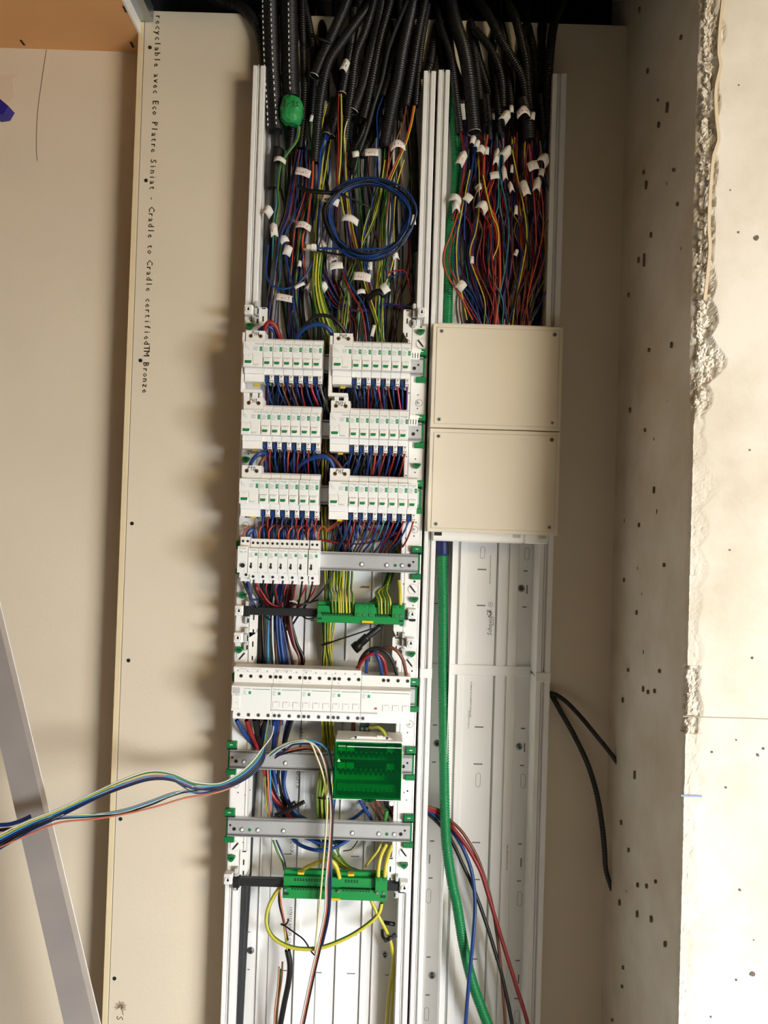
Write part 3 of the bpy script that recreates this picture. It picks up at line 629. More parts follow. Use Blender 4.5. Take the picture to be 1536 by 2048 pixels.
def wide(n, name, cat, screws_top, screws_bot, kind):
    t = dthing(name, 'x', cat); w = n * U; x0, x1 = .0003, w - .0003
    prof = [(-.062, .0440), (-.0975, .0440), (-.0975, .0245), (-.1165, .0225), (-.118, .0215), (-.118, -.0225), (-.0985, -.0250), (-.0985, -.0420), (-.062, -.0420)]
    m = MB(); m.prism(prof, 0, x0, x1, 'shell'); bld(m, 'housing', t)
    for sx in screws_top: m = MB(); screwh(m, sx * U, .0360, .0975, .0030); bld(m, 'terminal_screw', t)
    for sx in screws_bot: m = MB(); screwh(m, sx * U, -.0345, .0985, .0030, 'steel'); bld(m, 'terminal_screw', t)
    m = MB(); m.box(x0 + .0004 + (.016 if kind == 'main' else 0), x1 - .0004, -.118, -.1183, -.0205, .0205, 'label'); lb = bld(m, 'face_label', t)
    m = MB(); ox = .019 if kind == 'main' else .0
    m.text('Schneider', .0035, (ox + .0095, -.1185, .0180), 'greenink'); m.box(ox + .0185, w - .002, -.1183, -.1185, .0170, .0178, 'clip'); m.box(ox + .0120, ox + .0166, -.1183, -.1185, .0080, .0132, 'lgreen'); fine(m, ox + .002, .0135, .008, .1183, 4, .002)
    bld(m, 'face_print', lb)
    if kind == 'main':
        m = MB(); m.box(.001, .0165, -.118, -.120, -.019, .0060, 'shell', .0008); m.box(.0025, .0155, -.118, -.1186, .0085, .0195, 'greyp'); m.text('TEST', .0022, (.009, -.1188, .0070), 'gink'); fine(m, .008, -.0075, .006, .1202, 1); bld(m, 'toggle', t)
        m = MB(); m.box(-.0004, w - .001, -.0985, -.1015, -.0252, -.0266, 'yellow'); bld(m, 'yellow_seam', t)
    elif kind == 'contactor':
        for k in range(3):
            m = MB(); m.box(k * U + .0035, k * U + .0150, -.118, -.1192, -.0150, -.0035, 'shell', .0006); m.text('0.OFF', .0022, (k * U + .009, -.1194, -.0050), 'ink'); m.box(k * U + .0150, k * U + .0153, -.118, -.1190, -.0130, -.0035, 'trunkline'); bld(m, 'switch_lever', t)
        m = MB(); m.box(x0, x1, -.118, -.1188, -.0205, -.0185, 'greyp', .0004); m.text('Reflex', .0020, (.012, -.0978, .0275), 'gink'); bld(m, 'lower_lip', t)
    else:
        for k in range(3):
            m = MB(); b = 2 * U; m.box(b + k * U + .0035, b + k * U + .0150, -.118, -.1192, -.0150, -.0035, 'shell', .0006); m.text('0.OFF', .0022, (b + k * U + .009, -.1194, -.0050), 'ink'); m.box(b + k * U + .015, b + k * U + .0153, -.118, -.119, -.013, -.0035, 'trunkline'); bld(m, 'switch_lever', t)
        m = MB(); m.box(.0250, .0298, -.118, -.1190, -.0125, -.0092, 'red', .0003); bld(m, 'red_indicator', t)
        m = MB(); m.box(x0, .031, -.118, -.1190, -.0210, -.0180, 'greyp', .0004); bld(m, 'lower_lip', t)
    return t
mcb0 = mk_mcb(); used = [False]
DEV = []   # (px, py) of terminals for the wire loops
def put_mcb(x, z, label, group):
    o = mcb0 if not used[0] else copy_tree(mcb0); used[0] = True
    tag(o, label, 'circuit breaker', group); o.location = (x, -.060, z - .047)
RN = {'PH4': 'top row', 'PH2': 'top row', 'PH1': 'second row', 'PH21': 'second row', 'PD': 'third row', 'PH3': 'third row'}
ROWS = [('PH4', 486.0, 708.2, 6, []), ('PH2', 664.0, 713.6, 6, []), ('PH1', 481.7, 844.2, 6, []), ('PH21', 658.8, 850.4, 6, []), ('P10', 477.8, 982.0, 6, [4]), ('PH3', 656.8, 988.0, 7, [])]
for (txt, px, py, n, gaps) in ROWS:
    p = P(px + 19, py, .118); x = P(px, py - .6, .118).x; z = p.z
    r = mk_rcd(txt.replace('21', '2/')); shown = {'PH21': 'PH2 with a stroke'}.get(txt, txt)
    tag(r, 'wide white residual current device hand marked %s in black' % shown, 'residual current device'); r['group'] = 'residual current devices'
    r.location = (x, -.060, z - .047)
    xx = x + 2 * U
    for i in range(n):
        if i in gaps: xx += .0008
        put_mcb(xx, z, 'slim white breaker with green window, %s along from the device marked %s' % (ORD[i], shown), 'slim breakers beside the device marked ' + txt)
        DEV.append((txt, i, xx, z)); xx += U
# ---- relays
tr = relay(True); tag(tr, 'white timer module with round black dial at the start of the relay row', 'relay')
p = P(486, 1118, .122); x = P(475.3, 1118, .118).x; tr.location = (x, -.060, p.z - .047 - .0)
REL = []
rl0 = relay()
for i in range(7):
    o = rl0 if i == 0 else copy_tree(rl0)
    xx = x + U * (1.04 + i) + (.0012 if i == 6 else 0); z = P(507, 1121.5, .118).z
    tag(o, 'white impulse relay with small grey selector, %s along after the timer' % ORD[i], 'relay', 'impulse relays beside the timer'); o.location = (xx, -.060, z - .047); REL.append((xx, z))
RX0, RZ0 = x, p.z
# ---- main row
xx = P(462.5, 1397, .118).x; zz = P(500, 1397, .118).z
MAIN = []
for (n, nm, lab, kind, st, sb) in ((4, 'main_switch', 'four pole residual current device with a yellow seam in the main row', 'main', (.7, 1.7, 2.7, 3.7), (.6, 1.6, 2.6, 3.6)),
        (3, 'off_peak_contactor', 'three lever white switch unit directly beside the yellow seamed device', 'contactor', (.25, .72, 1.72, 2.7), (.25, .72, 1.75, 2.72)),
        (3, 'off_peak_contactor', 'three lever white switch unit in the middle of the main row', 'contactor', (.25, .72, 1.72, 2.7), (.25, .72, 1.75, 2.72)),
        (3, 'off_peak_contactor', 'three lever white switch unit next to the one with the red square', 'contactor', (.25, .72, 1.72, 2.7), (.25, .72, 1.75, 2.72)),
        (5, 'surge_breaker', 'wide white switch unit with a small red square', 'surge', (2.25, 2.72, 3.72, 4.7), (.25,))):
    o = wide(n, nm.replace('off_peak_contactor', 'triple_switch').replace('surge_breaker', 'wide_switch'), 'switch gear', st, sb, kind); tag(o, lab, 'switch gear', 'main row switch gear'); o.location = (xx, -.060, zz - .047); MAIN.append(xx); xx += n * U
# comb cover over the main row
t = thing('comb_cover', 'long white comb busbar cover clipped over the main device row', 'busbar', (MAIN[0] + .1, -.060, zz + .040))
m = MB(); cx0, cx1 = P(466.5, 1338, .104).x, P(722, 1345, .104).x; cz0, cz1 = zz + .0445, P(590, 1337, .104).z
m.box(cx0, cx1, -.104, -.070, cz0, cz1, 'white', .001); m.build('housing', t)
m = MB()
for i in range(13):
    xq = cx0 + .009 + i * .0178
    m.disc((xq, cz0 + .0026), .0016, -.104, -.1043, 'greyp', 10); m.disc((xq, cz0 + .0026), .0009, -.1043, -.1045, 'gink', 8)
m.text('Schneider', .0034, (cx0 + .018, -.1043, cz1 - .0035), 'gink'); m.text('14 L1 N L2 L3', .0030, (cx0 + .042, -.1043, cz1 - .0035), 'gink'); m.text('|3|:|4 L1:9|1L:5 CE', .0042, (cx0 + .092, -.1043, cz1 - .0042), 'gink'); m.text('R9EXHS T18', .0032, (cx0 + .135, -.1043, cz1 - .0035), 'gink')
m.build('cover_print', t)
# ---- white bridging frames under the two upper wide devices
def bridge(label, vb, hb, legs):
    q = P(vb[0], hb[3], .09); t = thing('bridging_frame', label, 'busbar frame', (q.x, -.08, q.z), 'white bridging frames')
    m = MB(); bpx(m, *vb, .072, .097, 'white', .0008); bpx(m, *hb, .072, .0968, 'white', .0008); m.build('frame', t)
    for l in legs: m = MB(); bpx(m, *l, .075, .090, 'white', .0006); m.build('leg', t)
    if label.find('PH4') > 0: m = MB(); bpx(m, 487, 760, 523, 779, .064, .070, 'greyp', .0005); m.build('inner_plate', t)
bridge('white plastic frame linking the device marked PH4 down to the one marked PH1', (482.5, 664, 488, 784), (482.5, 778.5, 523, 784.5), [(486.5, 784, 498, 806), (504, 784, 515, 806), (519, 784, 524, 806)])
bridge('white plastic frame linking the device marked PH2 down to the device below it', (657.5, 671, 664, 792), (657.5, 785.5, 695.5, 792.5), [(668.5, 792, 677, 812), (687.5, 792, 696, 812)])

# ================================================================== green earth terminal blocks on black bars
def earth(label, labbar, barx0, barx1, bary, gx0, gx1, gy, hgt, blocks, slots_, scr, yel, extra=None):
    z = P((gx0 + gx1) / 2, gy, .085).z; k = PX * .98
    t = thing('terminal_bar', label, 'terminal block', (P((gx0 + gx1) / 2, gy, .085).x, -.07, z - hgt / 2 * k))
    m = MB(); X0, X1 = P(gx0, gy - 3, .088).x, P(gx1, gy + 3, .088).x; h = hgt * k
    m.box(X0, X1, -.088, -.066, z - h / 2, z - h * .08, 'wago', .001); m.box(X0, X1, -.083, -.066, z - h * .08, z + h * .32, 'wago', .001); m.box(X0, X1, -.076, -.066, z + h * .32, z + h / 2, 'wago', .001); m.build('body', t)
    W_ = X1 - X0; fx = lambda u: X0 + u * W_
    for (a, b) in blocks:
        m = MB(); m.box(fx(a), fx(b), -.0925, -.066, z - h * .16, z + h * .46, 'wago', .0008); n_ = max(1, int((b - a) * W_ / .009))
        for i in range(n_): c = fx(a) + (i + .5) * (fx(b) - fx(a)) / n_; m.disc((c, z + h * .40), .0033, -.0925, -.0935, 'clip', 12)
        m.build('screw_block', t)
    m = MB()
    for (a, b, zr) in slots_:
        n_ = int((b - a) * W_ / .0052)
        for i in range(n_):
            c = fx(a) + (i + .5) * .0052
            for q in (0, .0030): m.box(c - .0016, c + .0016, -.0885 if zr < -.1 else -.0836, -.080, z + h * zr - .001 + q, z + h * zr + .001 + q, 'dgreen')
    m.build('wire_slot', t)
    for (a, zr) in scr: m = MB(); m.disc((fx(a), z + h * zr), .0030, -.0920, -.0932, 'clip', 14); m.disc((fx(a), z + h * zr), .0024, -.0932, -.0940, 'steel', 12); m.build('screw', t)
    for (a, b, zr) in yel: m = MB(); m.box(fx(a), fx(b), -.0905, -.080, z + h * zr - .0022, z + h * zr + .0022, 'yellow', .0006); m.build('yellow_marker', t)
    m = MB(); m.box(fx(.01), fx(.06), -.0884, -.087, z - h * .36, z - h * .26, 'dgreen'); m.box(fx(.94), fx(.99), -.0884, -.087, z - h * .36, z - h * .26, 'dgreen'); m.build('end_latch', t)
    x0, x1 = P(barx0, bary, .072).x, P(barx1, bary, .072).x; zb = P(barx0 + 60, bary + 2, .072).z
    b = thing('support_bar', labbar, 'support bar', ((x0 + x1) / 2, -.060, zb - .009), 'black support bars')
    m = MB(); m.box(x0, x1, -.074, -.062, zb - .0075, zb + .0070, 'bar', .001); m.box(x0, x1, -.0755, -.062, zb + .0045, zb + .0065, 'bar'); m.build('bar', b)
    for xe in (x0, x1): m = MB(); m.box(xe - .003, xe + .009, -.0765, -.058, zb - .010, zb + .0085, 'dark', .001); m.build('end_bracket', b)
    return z, h, fx
E1 = earth('green earth terminal bar hanging between the relay row and the main row', 'black plastic bar carrying the green terminal bar above the main row', 490, 822, 1221, 633.5, 809, 1226.5, 42,
           [(.43, .585), (.585, .66), (.855, 1.0)], [(.06, .42, -.13), (.66, .84, -.13)], [(.035, -.05), (.47, -.05), (.54, -.05), (.61, -.05), (.90, -.05), (.96, -.05)], [(.515, .645, -.40)])
E2 = earth('green earth terminal bar low in the wide bay under the bare rail', 'black plastic bar carrying the lowest green terminal bar', 470, 800, 1763, 565.5, 774, 1772.5, 53,
           [(.885, 1.0)], [(.10, .43, .16), (.08, .43, -.13), (.59, .75, .16), (.57, .86, -.13)], [(.03, -.12), (.47, -.12), (.54, -.12), (.91, -.12), (.97, -.12)], [(.44, .55, -.46), (.14, .20, .50), (.62, .68, .50)])
# ================================================================== green covered distribution block
t = thing('distribution_block', 'white distribution block behind a green see-through cover, on the rail under the main row', 'distribution block', (P(735, 1600, .1).x, -.062, P(735, 1600, .1).z))
zc = P(735, 1541, .12).z; xL, xR = P(669, 1540, .122).x, P(803.5, 1545, .122).x; zT, zB = P(735, 1486, .122).z, P(735, 1598.5, .122).z
m = MB(); m.box(xL + .001, xR + .0005, -.085, -.062, zB + .001, zT + .0035, 'white', .001); m.box(xL, xR + .0005, -.121, -.062, zT + .0005, zT + .004, 'white', .001); m.box(xL - .0005, xL + .002, -.119, -.062, zB, zT, 'white'); m.box(xR - .002, xR + .0005, -.119, -.062, zB, zT, 'white'); m.box(xL, xR, -.119, -.062, zB - .0005, zB + .0015, 'white'); hs = m.build('housing', t)
m = MB(); m.poly([(xL + .025, zT + .004), (xL + .038, zT + .0085), (xR - .030, zT + .0085), (xR - .018, zT + .004)], -.105, -.112, 'white'); m.box(xR - .048, xR - .036, -.113, -.104, zT + .004, zT + .0105, 'white', .002)
for a in (xL + .036, xR - .028): m.disc((a, zT + .007), .0022, -.112, -.1128, 'screw', 10)
m.build('hinge_lug', t)
hT = zT - zB
for r, (zf, hh, dd) in enumerate(((.80, .16, .098), (.50, .16, .102), (.14, .15, .106))):
    m = MB(); m.box(xL + .004, xR - .005, -dd, -.080, zB + hT * (zf - hh / 2), zB + hT * (zf + hh / 2), 'bar' if r < 2 else 'greyp', .001)
    for (a, b) in ((0, .12), (.13, .25), (.74, .86)):
        if r < 2: m.box(xL + .004 + (xR - xL) * a, xL + .004 + (xR - xL) * b, -dd - .001, -.08, zB + hT * (zf - .03), zB + hT * (zf + hh / 2), 'white', .0006)
    tb = m.build('terminal_row', t)
    for i in range(12 if r < 2 else 13):
        xq = xL + .010 + i * (xR - xL - .020) / (11 if r < 2 else 12)
        m = MB(); zq = zB + hT * (zf - hh / 2 - .02); m.disc((xq, zq), .0042, -dd + .004, -dd - .003, 'steel', 10, .0038); m.disc((xq, zq), .0024, -dd - .003, -dd - .0032, 'brass', 8); m.disc((xq, zq + .0068), .0014, -dd, -dd - .004, 'white', 6); m.build('terminal_screw', tb)
m = MB(); m.box(xL - .001, xR - .0005, -.1255, -.1240, zB - .0005, zT, 'tinted', .0004); m.box(xL - .0015, xL + .0005, -.1255, -.108, zB, zT - .012, 'tinted'); m.box(xR - .0015, xR - .0005, -.1255, -.108, zB, zT - .012, 'tinted'); m.poly([(xL + .054, zB + .0005), (xL + .060, zB - .004), (xL + .068, zB - .004), (xL + .074, zB + .0005)], -.1255, -.122, 'tinted'); cv = m.build('green_cover', t)
m = MB(); m.text('Schneider', .0036, (xL + .0125, -.1260, zT - .0055), 'label'); m.box(xL + .0215, xR - .002, -.1256, -.1259, zT - .0068, zT - .0056, 'label'); m.poly([(xL + .0045, zB + hT * .665), (xL + .0105, zB + hT * .665), (xL + .0075, zB + hT * .72)], -.1256, -.1259, 'mint'); m.text('!', .0034, (xL + .0076, -.1262, zB + hT * .688), 'ink')
m.box(xL - .001, xL + .05, -.1256, -.1261, zB - .0002, zB + .0008, 'label'); m.box(xL + .076, xR - .001, -.1256, -.1261, zB - .0002, zB + .0008, 'label'); m.build('cover_print', cv)
m = MB(); q = P(783, 1600, .1); m.disc((q.x, q.z - .001), .0045, -.095, -.115, 'white', 14); m.build('cover_stop', t)
# small terminal connector behind, between main row and block
t = thing('strip_connector', 'small green screw connector hanging just under the switch with the red square', 'connector', tuple(P(729, 1464, .05)))
m = MB(); bpx(m, 719, 1451, 740, 1465, .040, .058, 'dgreen', .001); m.build('body', t)
for a in (724.5, 734): m = MB(); q = P(a, 1458, .058); m.disc((q.x, q.z), .0032, -.058, -.0588, 'steel', 12); m.build('screw', t)

# ================================================================== cream covers over the narrow bay
CVR = []
for k, (x0, y0, x1, y1, lab) in enumerate(((867, 650, 1127, 858.5, 'cream square cover plate with four screws, upper one of the pair'), (858.5, 860, 1119, 1067.5, 'cream square cover plate with four screws, lower one of the pair'))):
    X0, X1 = .0810, .3262; Z0, Z1 = P((x0 + x1) / 2, y1, .078).z, P((x0 + x1) / 2, y0, .078).z
    t = thing('cover_plate', lab, 'cover plate', ((X0 + X1) / 2, -.06, Z0), 'cream cover plates')
    m = MB(); m.box(X0, X1, -.0775, -.056, Z0, Z1, 'cream', .0012); m.build('box_frame', t)
    m = MB(); i = .0075; m.box(X0 + i, X1 - i, -.0785, -.077, Z0 + i, Z1 - i, 'cream', .0006); m.build('door', t)
    m = MB()
    for (a, b, c, d_) in ((X0 + i, X1 - i, Z0 + i, Z0 + i), (X0 + i, X1 - i, Z1 - i, Z1 - i), (X0 + i, X0 + i, Z0 + i, Z1 - i), (X1 - i, X1 - i, Z0 + i, Z1 - i)): m.box(a - .0003, b + .0003, -.0778, -.0774, c - .0003, d_ + .0003, 'trunkline')
    m.build('shadow_gap', t)
    for (sx, sz, dk) in ((X0 + .0165, Z1 - .015, 0), (X1 - .0165, Z1 - .015, 1), (X0 + .0165, Z0 + .015, 0), (X1 - .0165, Z0 + .015, 0)):
        m = MB(); m.disc((sx, sz), .0040, -.0785, -.0790, 'screw' if dk else 'greyp', 16); m.disc((sx, sz), .0031, -.0790, -.0792, 'screw' if dk else 'steel', 14)
        for a in (PI / 4, 3 * PI / 4): m.stroke([(sx - math.cos(a) * .0021, sz - math.sin(a) * .0021), (sx + math.cos(a) * .0021, sz + math.sin(a) * .0021)], .0010, -.0794, 'dark')
        m.build('screw', t)
    CVR.append((X0, X1, Z0, Z1))
t = thing('support_tray', 'white slotted plastic strip showing under the lower cream cover', 'mounting strip', (.2, -.05, P(980, 1085, .06).z))
zz0 = CVR[1][2]; m = MB(); m.box(.0915, .2650, -.064, -.052, zz0 - .017, zz0 + .003, 'white', .003); m.box(.2655, .3120, -.064, -.052, zz0 - .017, zz0 + .003, 'white', .003); m.build('strip', t)
m = MB()
for a in (.103, .252, .301): m.box(a - .0075, a + .0075, -.0646, -.063, zz0 - .007, zz0 + .002, 'greyp' if a > .2 else 'dark', .001)
m.build('slot', t)
t = thing('support_tray', 'white plastic lip peeking above the upper cream cover', 'mounting strip', (.2, -.05, CVR[0][3]))
m = MB(); m.box(.0990, .1340, -.070, -.052, CVR[0][3] - .003, CVR[0][3] + .0030, 'white', .0006); m.box(.1365, .2960, -.070, -.052, CVR[0][3] - .003, CVR[0][3] + .0030, 'white', .0006); m.build('strip', t)
# ================================================================== conduits
def dp(pts):
    q = [P(a, b, c / 1000.0) for a, b, c in pts]
    if pts[-1][1] >= 2050: d = (q[-1] - q[-2]); d = d / max(.001, abs(d.z)); q += [q[-1] + Vector((d.x * .05, d.y * .02, -.10)), q[-1] + Vector((d.x * .08, d.y * .02, -.36))]
    if pts[-1][0] <= -50: q += [q[-1] + Vector((-.16, -.03, -.09)), q[-1] + Vector((-.40, -.05, -.30))]
    return q
def conduit(pts, w, label, group=None, mt='conduit', name='corrugated_conduit', rim=True, hang=True, cat='conduit', corr=.13, stripes=None):
    pts3 = dp(pts)
    if hang and pts[0][1] <= 10:      # carry it on up into the dark void
        a = pts3[0]; dr = (pts3[0] - pts3[1]).normalized(); pts3 = [a + dr * .12 + Vector((0, .05, .10)), a + dr * .05 + Vector((0, .008, .03))] + pts3
    r = w * .00096 / 2
    m = MB(); m.tube(pts3, r, mt, seg=12, step=.0011 if corr else .006, corr=corr)
    o = m.build(name, origin=pts3[-1]); tag(o, label, cat, group)
    if rim:
        e = pts3[-1]; t = (pts3[-1] - pts3[-2]).normalized(); m = MB(); m.tube([e - t * .0004, e + t * .0012], r * .96, 'greyp' if rim == 2 else mt, seg=14, caps=False); m.tube([e - t * .001, e + t * .0006], r * .84, 'dark', seg=12); m.build('cut_end', o)
    if stripes:
        for (off) in stripes:
            pth = smooth_path(pts3, .0016); m = MB(); k = 0
            while k + 5 < len(pth):
                q = [v + Vector((off * r * .98, -math.sqrt(max(.02, 1 - off * off)) * r * 1.04 , 0)) for v in pth[k:k + 4]]
                m.tube(q, .0013, 'label', seg=5, path=q); k += 7
            m.build('dashed_stripe', o)
    return o
V = 'hanging in the wide bay'
conduit([(400, -30, -60), (440, 2, -30), (485, 18, 0), (515, 50, 15), (528, 100, 12), (532, 150, 10)], 24, 'black corrugated conduit bending in from the side over the board top', rim=False, hang=False)
conduit([(540, 0, 25), (541, 60, 32), (544, 140, 38), (549, 220, 38), (551, 262, 36)], 34, 'thick black conduit with dashed white stripes beside the trunking wall', stripes=(-.8, .25), mt='conduitd')
conduit([(578, 0, 30), (579, 80, 38), (580, 150, 42), (582, 196, 42)], 36, 'thick black conduit with one dashed white stripe ending at the green tape', stripes=(.05,), mt='conduitd')
conduit([(604, 0, 20), (606, 90, 24), (609, 170, 26), (606, 240, 26), (600, 296, 26)], 15, 'slim black conduit just past the green taped one')
conduit([(608, 0, 12), (620, 60, 14), (628, 130, 14), (622, 240, 14)], 16, 'slim black conduit half hidden behind the one past the green tape', mt='conduitd')
conduit([(585, 236, 22), (582, 270, 22), (579, 298, 20)], 19, 'short black conduit end coming out under the green tape', hang=False)
conduit([(694, 0, 40), (680, 36, 44), (662, 76, 48), (644, 116, 50), (629, 152, 50)], 22, 'black conduit with an open end, uppermost open end in the wide bay', rim=2)
conduit([(745, 0, 30), (716, 40, 42), (684, 84, 50), (658, 124, 54), (644, 180, 54), (636, 240, 52), (629, 324, 46)], 19, 'long black conduit ending above the orange wire, in front of the others')
conduit([(720, 0, 14), (706, 60, 16), (692, 140, 18), (680, 200, 18), (660, 272, 26)], 22, 'black conduit with a bundle of blue wires coming out', rim=2)
conduit([(708, 20, 30), (702, 90, 40), (695, 130, 46), (684, 187, 48)], 18, 'black conduit with a drawn white label wrapped round it', rim=2, hang=False)
conduit([(748, 0, 36), (731, 60, 44), (712, 110, 48), (704, 170, 48), (696, 230, 44), (688, 300, 38)], 17, 'black conduit passing just beside the drawn white label', mt='conduit')
conduit([(764, 0, 24), (753, 62, 32), (738, 120, 40), (726, 170, 42), (706, 222, 42)], 24, 'wide black conduit with a pale cut end in the middle of the wide bay', rim=2)
conduit([(781, 0, 34), (760, 80, 42), (746, 150, 48), (736, 200, 48), (727, 237, 46)], 17, 'black conduit ending beside the thin grey strip', rim=1)
conduit([(800, 0, 20), (800, 60, 26), (790, 112, 34), (777, 160, 38), (766, 193, 38)], 16, 'short slim black conduit with a blue wire coming out', rim=1)
conduit([(826, 0, 30), (816, 50, 38), (805, 100, 44), (795, 160, 48), (782, 220, 48), (768, 294, 42)], 25, 'widest smooth running black conduit near the middle wall', rim=1)
conduit([(850, 0, 40), (838, 60, 46), (826, 130, 50), (818, 180, 50), (812, 212, 50)], 17, 'black conduit with one brown wire coming out near the middle wall', rim=1)
conduit([(856, 10, 24), (844, 80, 34), (836, 150, 40), (831, 212, 42)], 14, 'slim black conduit with orange and red wires coming out', rim=1, hang=False)
conduit([(822, 200, 22), (829, 300, 26), (831, 400, 26), (831, 500, 26)], 15, 'long dark conduit running down along the middle wall', mt='conduitd', hang=False)
conduit([(670, 200, 10), (664, 238, 14), (653, 272, 30)], 21, 'short black conduit end full of blue wires', hang=False, rim=2)
conduit([(738, 236, 20), (722, 270, 24), (706, 300, 26), (697, 336, 26)], 15, 'black conduit slanting down towards the blue cable ring', hang=False)
conduit([(752, 262, 16), (738, 284, 18), (722, 312, 20)], 16, 'black conduit stub behind the red marked flag', hang=False)
rb = random.Random(11)
for i, (a, b, c, e) in enumerate([(560, 640, 600, 250), (640, 650, 650, 200), (672, 668, 700, 240), (770, 742, 720, 250), (790, 770, 752, 260), (812, 790, 780, 250), (835, 815, 800, 240), (842, 838, 832, 200), (755, 735, 740, 230)]):
    conduit([(a, 0, -40), (a * .4 + b * .6, 70, 4), (b, 130, 8), (c, e, 10)], rb.choice([15, 17, 19]), 'black corrugated conduit in the second layer at the top of the wide bay', 'conduits behind in the wide bay', mt='conduitd', rim=False)
# thin flat grey strip
m = MB(); m.tube(dp([(815, 0, 56), (800, 36, 58), (783, 80, 60), (774, 110, 60), (764, 160, 58), (748, 210, 54), (734, 260, 50), (716, 312, 46), (707, 350, 40)]), .0040, 'bar', seg=8, step=.01); tag(m.build('cable'), 'smooth dark grey cable crossing in front of the black conduits', 'cable')
# narrow bay
conduit([(874, 0, -20), (880, 50, 20), (900, 110, 36), (908, 160, 42), (914, 210, 42), (921, 266, 40)], 15, 'slim black conduit with a red wire, beside the green conduit', mt='conduit')
conduit([(900, 0, 10), (912, 50, 30), (928, 100, 44), (938, 160, 48), (948, 264, 46)], 28, 'thickest black conduit in the narrow bay', rim=2)
conduit([(958, 0, 10), (978, 32, 26), (1000, 76, 36), (1020, 110, 38), (1042, 150, 36), (1052, 200, 30)], 18, 'black conduit crossing slantwise at the top of the narrow bay', rim=False)
conduit([(1014, 0, 16), (1030, 34, 28), (1042, 80, 34), (1052, 130, 34), (1060, 230, 26)], 18, 'black conduit behind the white curled flag in the narrow bay', rim=False)
conduit([(1128, 0, 0), (1110, 40, 20), (1102, 90, 32), (1097, 150, 36), (1096, 230, 34), (1099, 330, 26)], 18, 'black conduit running down along the wall nearest the concrete', rim=1)
conduit([(950, 60, 20), (976, 90, 30), (994, 125, 34), (1004, 165, 34), (1006, 215, 30)], 16, 'black conduit leaning towards the drawn flag in the narrow bay', hang=False, rim=1)
conduit([(974, 190, 34), (979, 240, 36), (980, 280, 34)], 10, 'thin pale ribbed conduit end in the narrow bay', mt='bar', hang=False)
conduit([(985, 120, 20), (995, 180, 26), (998, 274, 26)], 16, 'black conduit ending among the white flags of the narrow bay', mt='conduitd', hang=False)
conduit([(1046, 200, 44), (1055, 240, 46), (1058, 280, 44)], 26, 'short wide black conduit end under the curled flag', hang=False)
conduit([(1080, 190, 30), (1086, 250, 32), (1086, 300, 30)], 13, 'slim black conduit second from the wall nearest the concrete', mt='conduitd', hang=False)
for i, (a, b, c, e) in enumerate([(862, 886, 900, 240), (930, 952, 965, 250), (985, 1015, 1024, 260), (1040, 1070, 1075, 250), (1075, 1086, 1090, 230), (1000, 985, 1010, 240), (915, 960, 990, 220), (1060, 1040, 1035, 270), (1095, 1080, 1068, 240), (890, 860, 850, 150), (880, 905, 935, 200)]):
    conduit([(a, 0, -50), (a * .4 + b * .6, 60, 0), (b, 130, 8), (c, e, 12)], rb.choice([16, 18, 20]), 'black corrugated conduit in the second layer at the top of the narrow bay', 'conduits behind in the narrow bay', mt='conduitd', rim=False)
# green conduit all the way down
gc = conduit([(903, 150, 14), (908, 230, 18), (912, 300, 20), (911, 380, 20), (903, 440, 20), (898, 520, 20), (896, 600, 22), (893, 700, 26), (887, 900, 30), (884, 1085, 30), (886, 1215, 32), (886, 1333, 32), (887, 1411, 34), (889, 1590, 40), (893, 1690, 46), (905, 1770, 52), (914, 1810, 54), (927, 1890, 56), (945, 1965, 60), (972, 2040, 66), (1000, 2110, 70)], 20.5, 'long bright green corrugated conduit running the height of the narrow bay', mt='gconduit', rim=False, hang=False, corr=.10)
m = MB(); m.tube(dp([(884.5, 1080, 30), (885, 1096, 30), (885.4, 1111, 30.5)]), .0116, 'bluetape', seg=16, step=.004); m.build('blue_tape_wrap', gc)
# green tape lump
m = MB(); c0 = P(583, 222, .048); vs = []; fs = []; nr, ns = 12, 16
for i in range(nr + 1):
    th = PI * i / nr
    for j in range(ns):
        ph = 2 * PI * j / ns; rr = 1 + .16 * noise.noise(Vector((math.cos(ph) * 2, th * 2, math.sin(ph) * 2)))
        vs.append((c0.x + math.sin(th) ** .5 * math.cos(ph) * .0225 * rr, c0.y + math.sin(th) ** .5 * math.sin(ph) * .020 * rr, c0.z + math.cos(th) * .0275 * rr))
for i in range(nr):
    for j in range(ns): fs.append((i * ns + j, i * ns + (j + 1) % ns, (i + 1) * ns + (j + 1) % ns, (i + 1) * ns + j))
m.add(vs, fs, 'tape'); gt = tag(m.build('tape_wrap'), 'crumpled green tape with black handwriting wrapped over a conduit end', 'tape')
m = MB(); m.hand('2r3S', .012, (c0.x + .002, c0.y - .0232, c0.z + .001), 'ink', .0012, -.1); m.build('handwriting', gt)
# main black cable down the board side of the wide bay
m = MB(); m.tube(dp([(550, 262, 34), (551, 330, 30), (546, 430, 24), (536, 520, 16), (534, 700, 14), (530, 1000, 13), (520, 1300, 13), (509, 1480, 13), (505, 1560, 13), (499, 1650, 13), (494, 1750, 13), (488, 1850, 13), (482, 1960, 13), (476, 2080, 13)]), .0088, 'bar', seg=12, step=.02)
mc = tag(m.build('power_cable'), 'thick black sheathed cable running down the board side of the wide bay', 'cable')
m = MB(); m.tube(dp([(555, 300, 34), (551, 330, 36), (548, 378, 34)]), .0135, 'conduitd', seg=14, step=.004); m.build('tape_sleeve', mc)

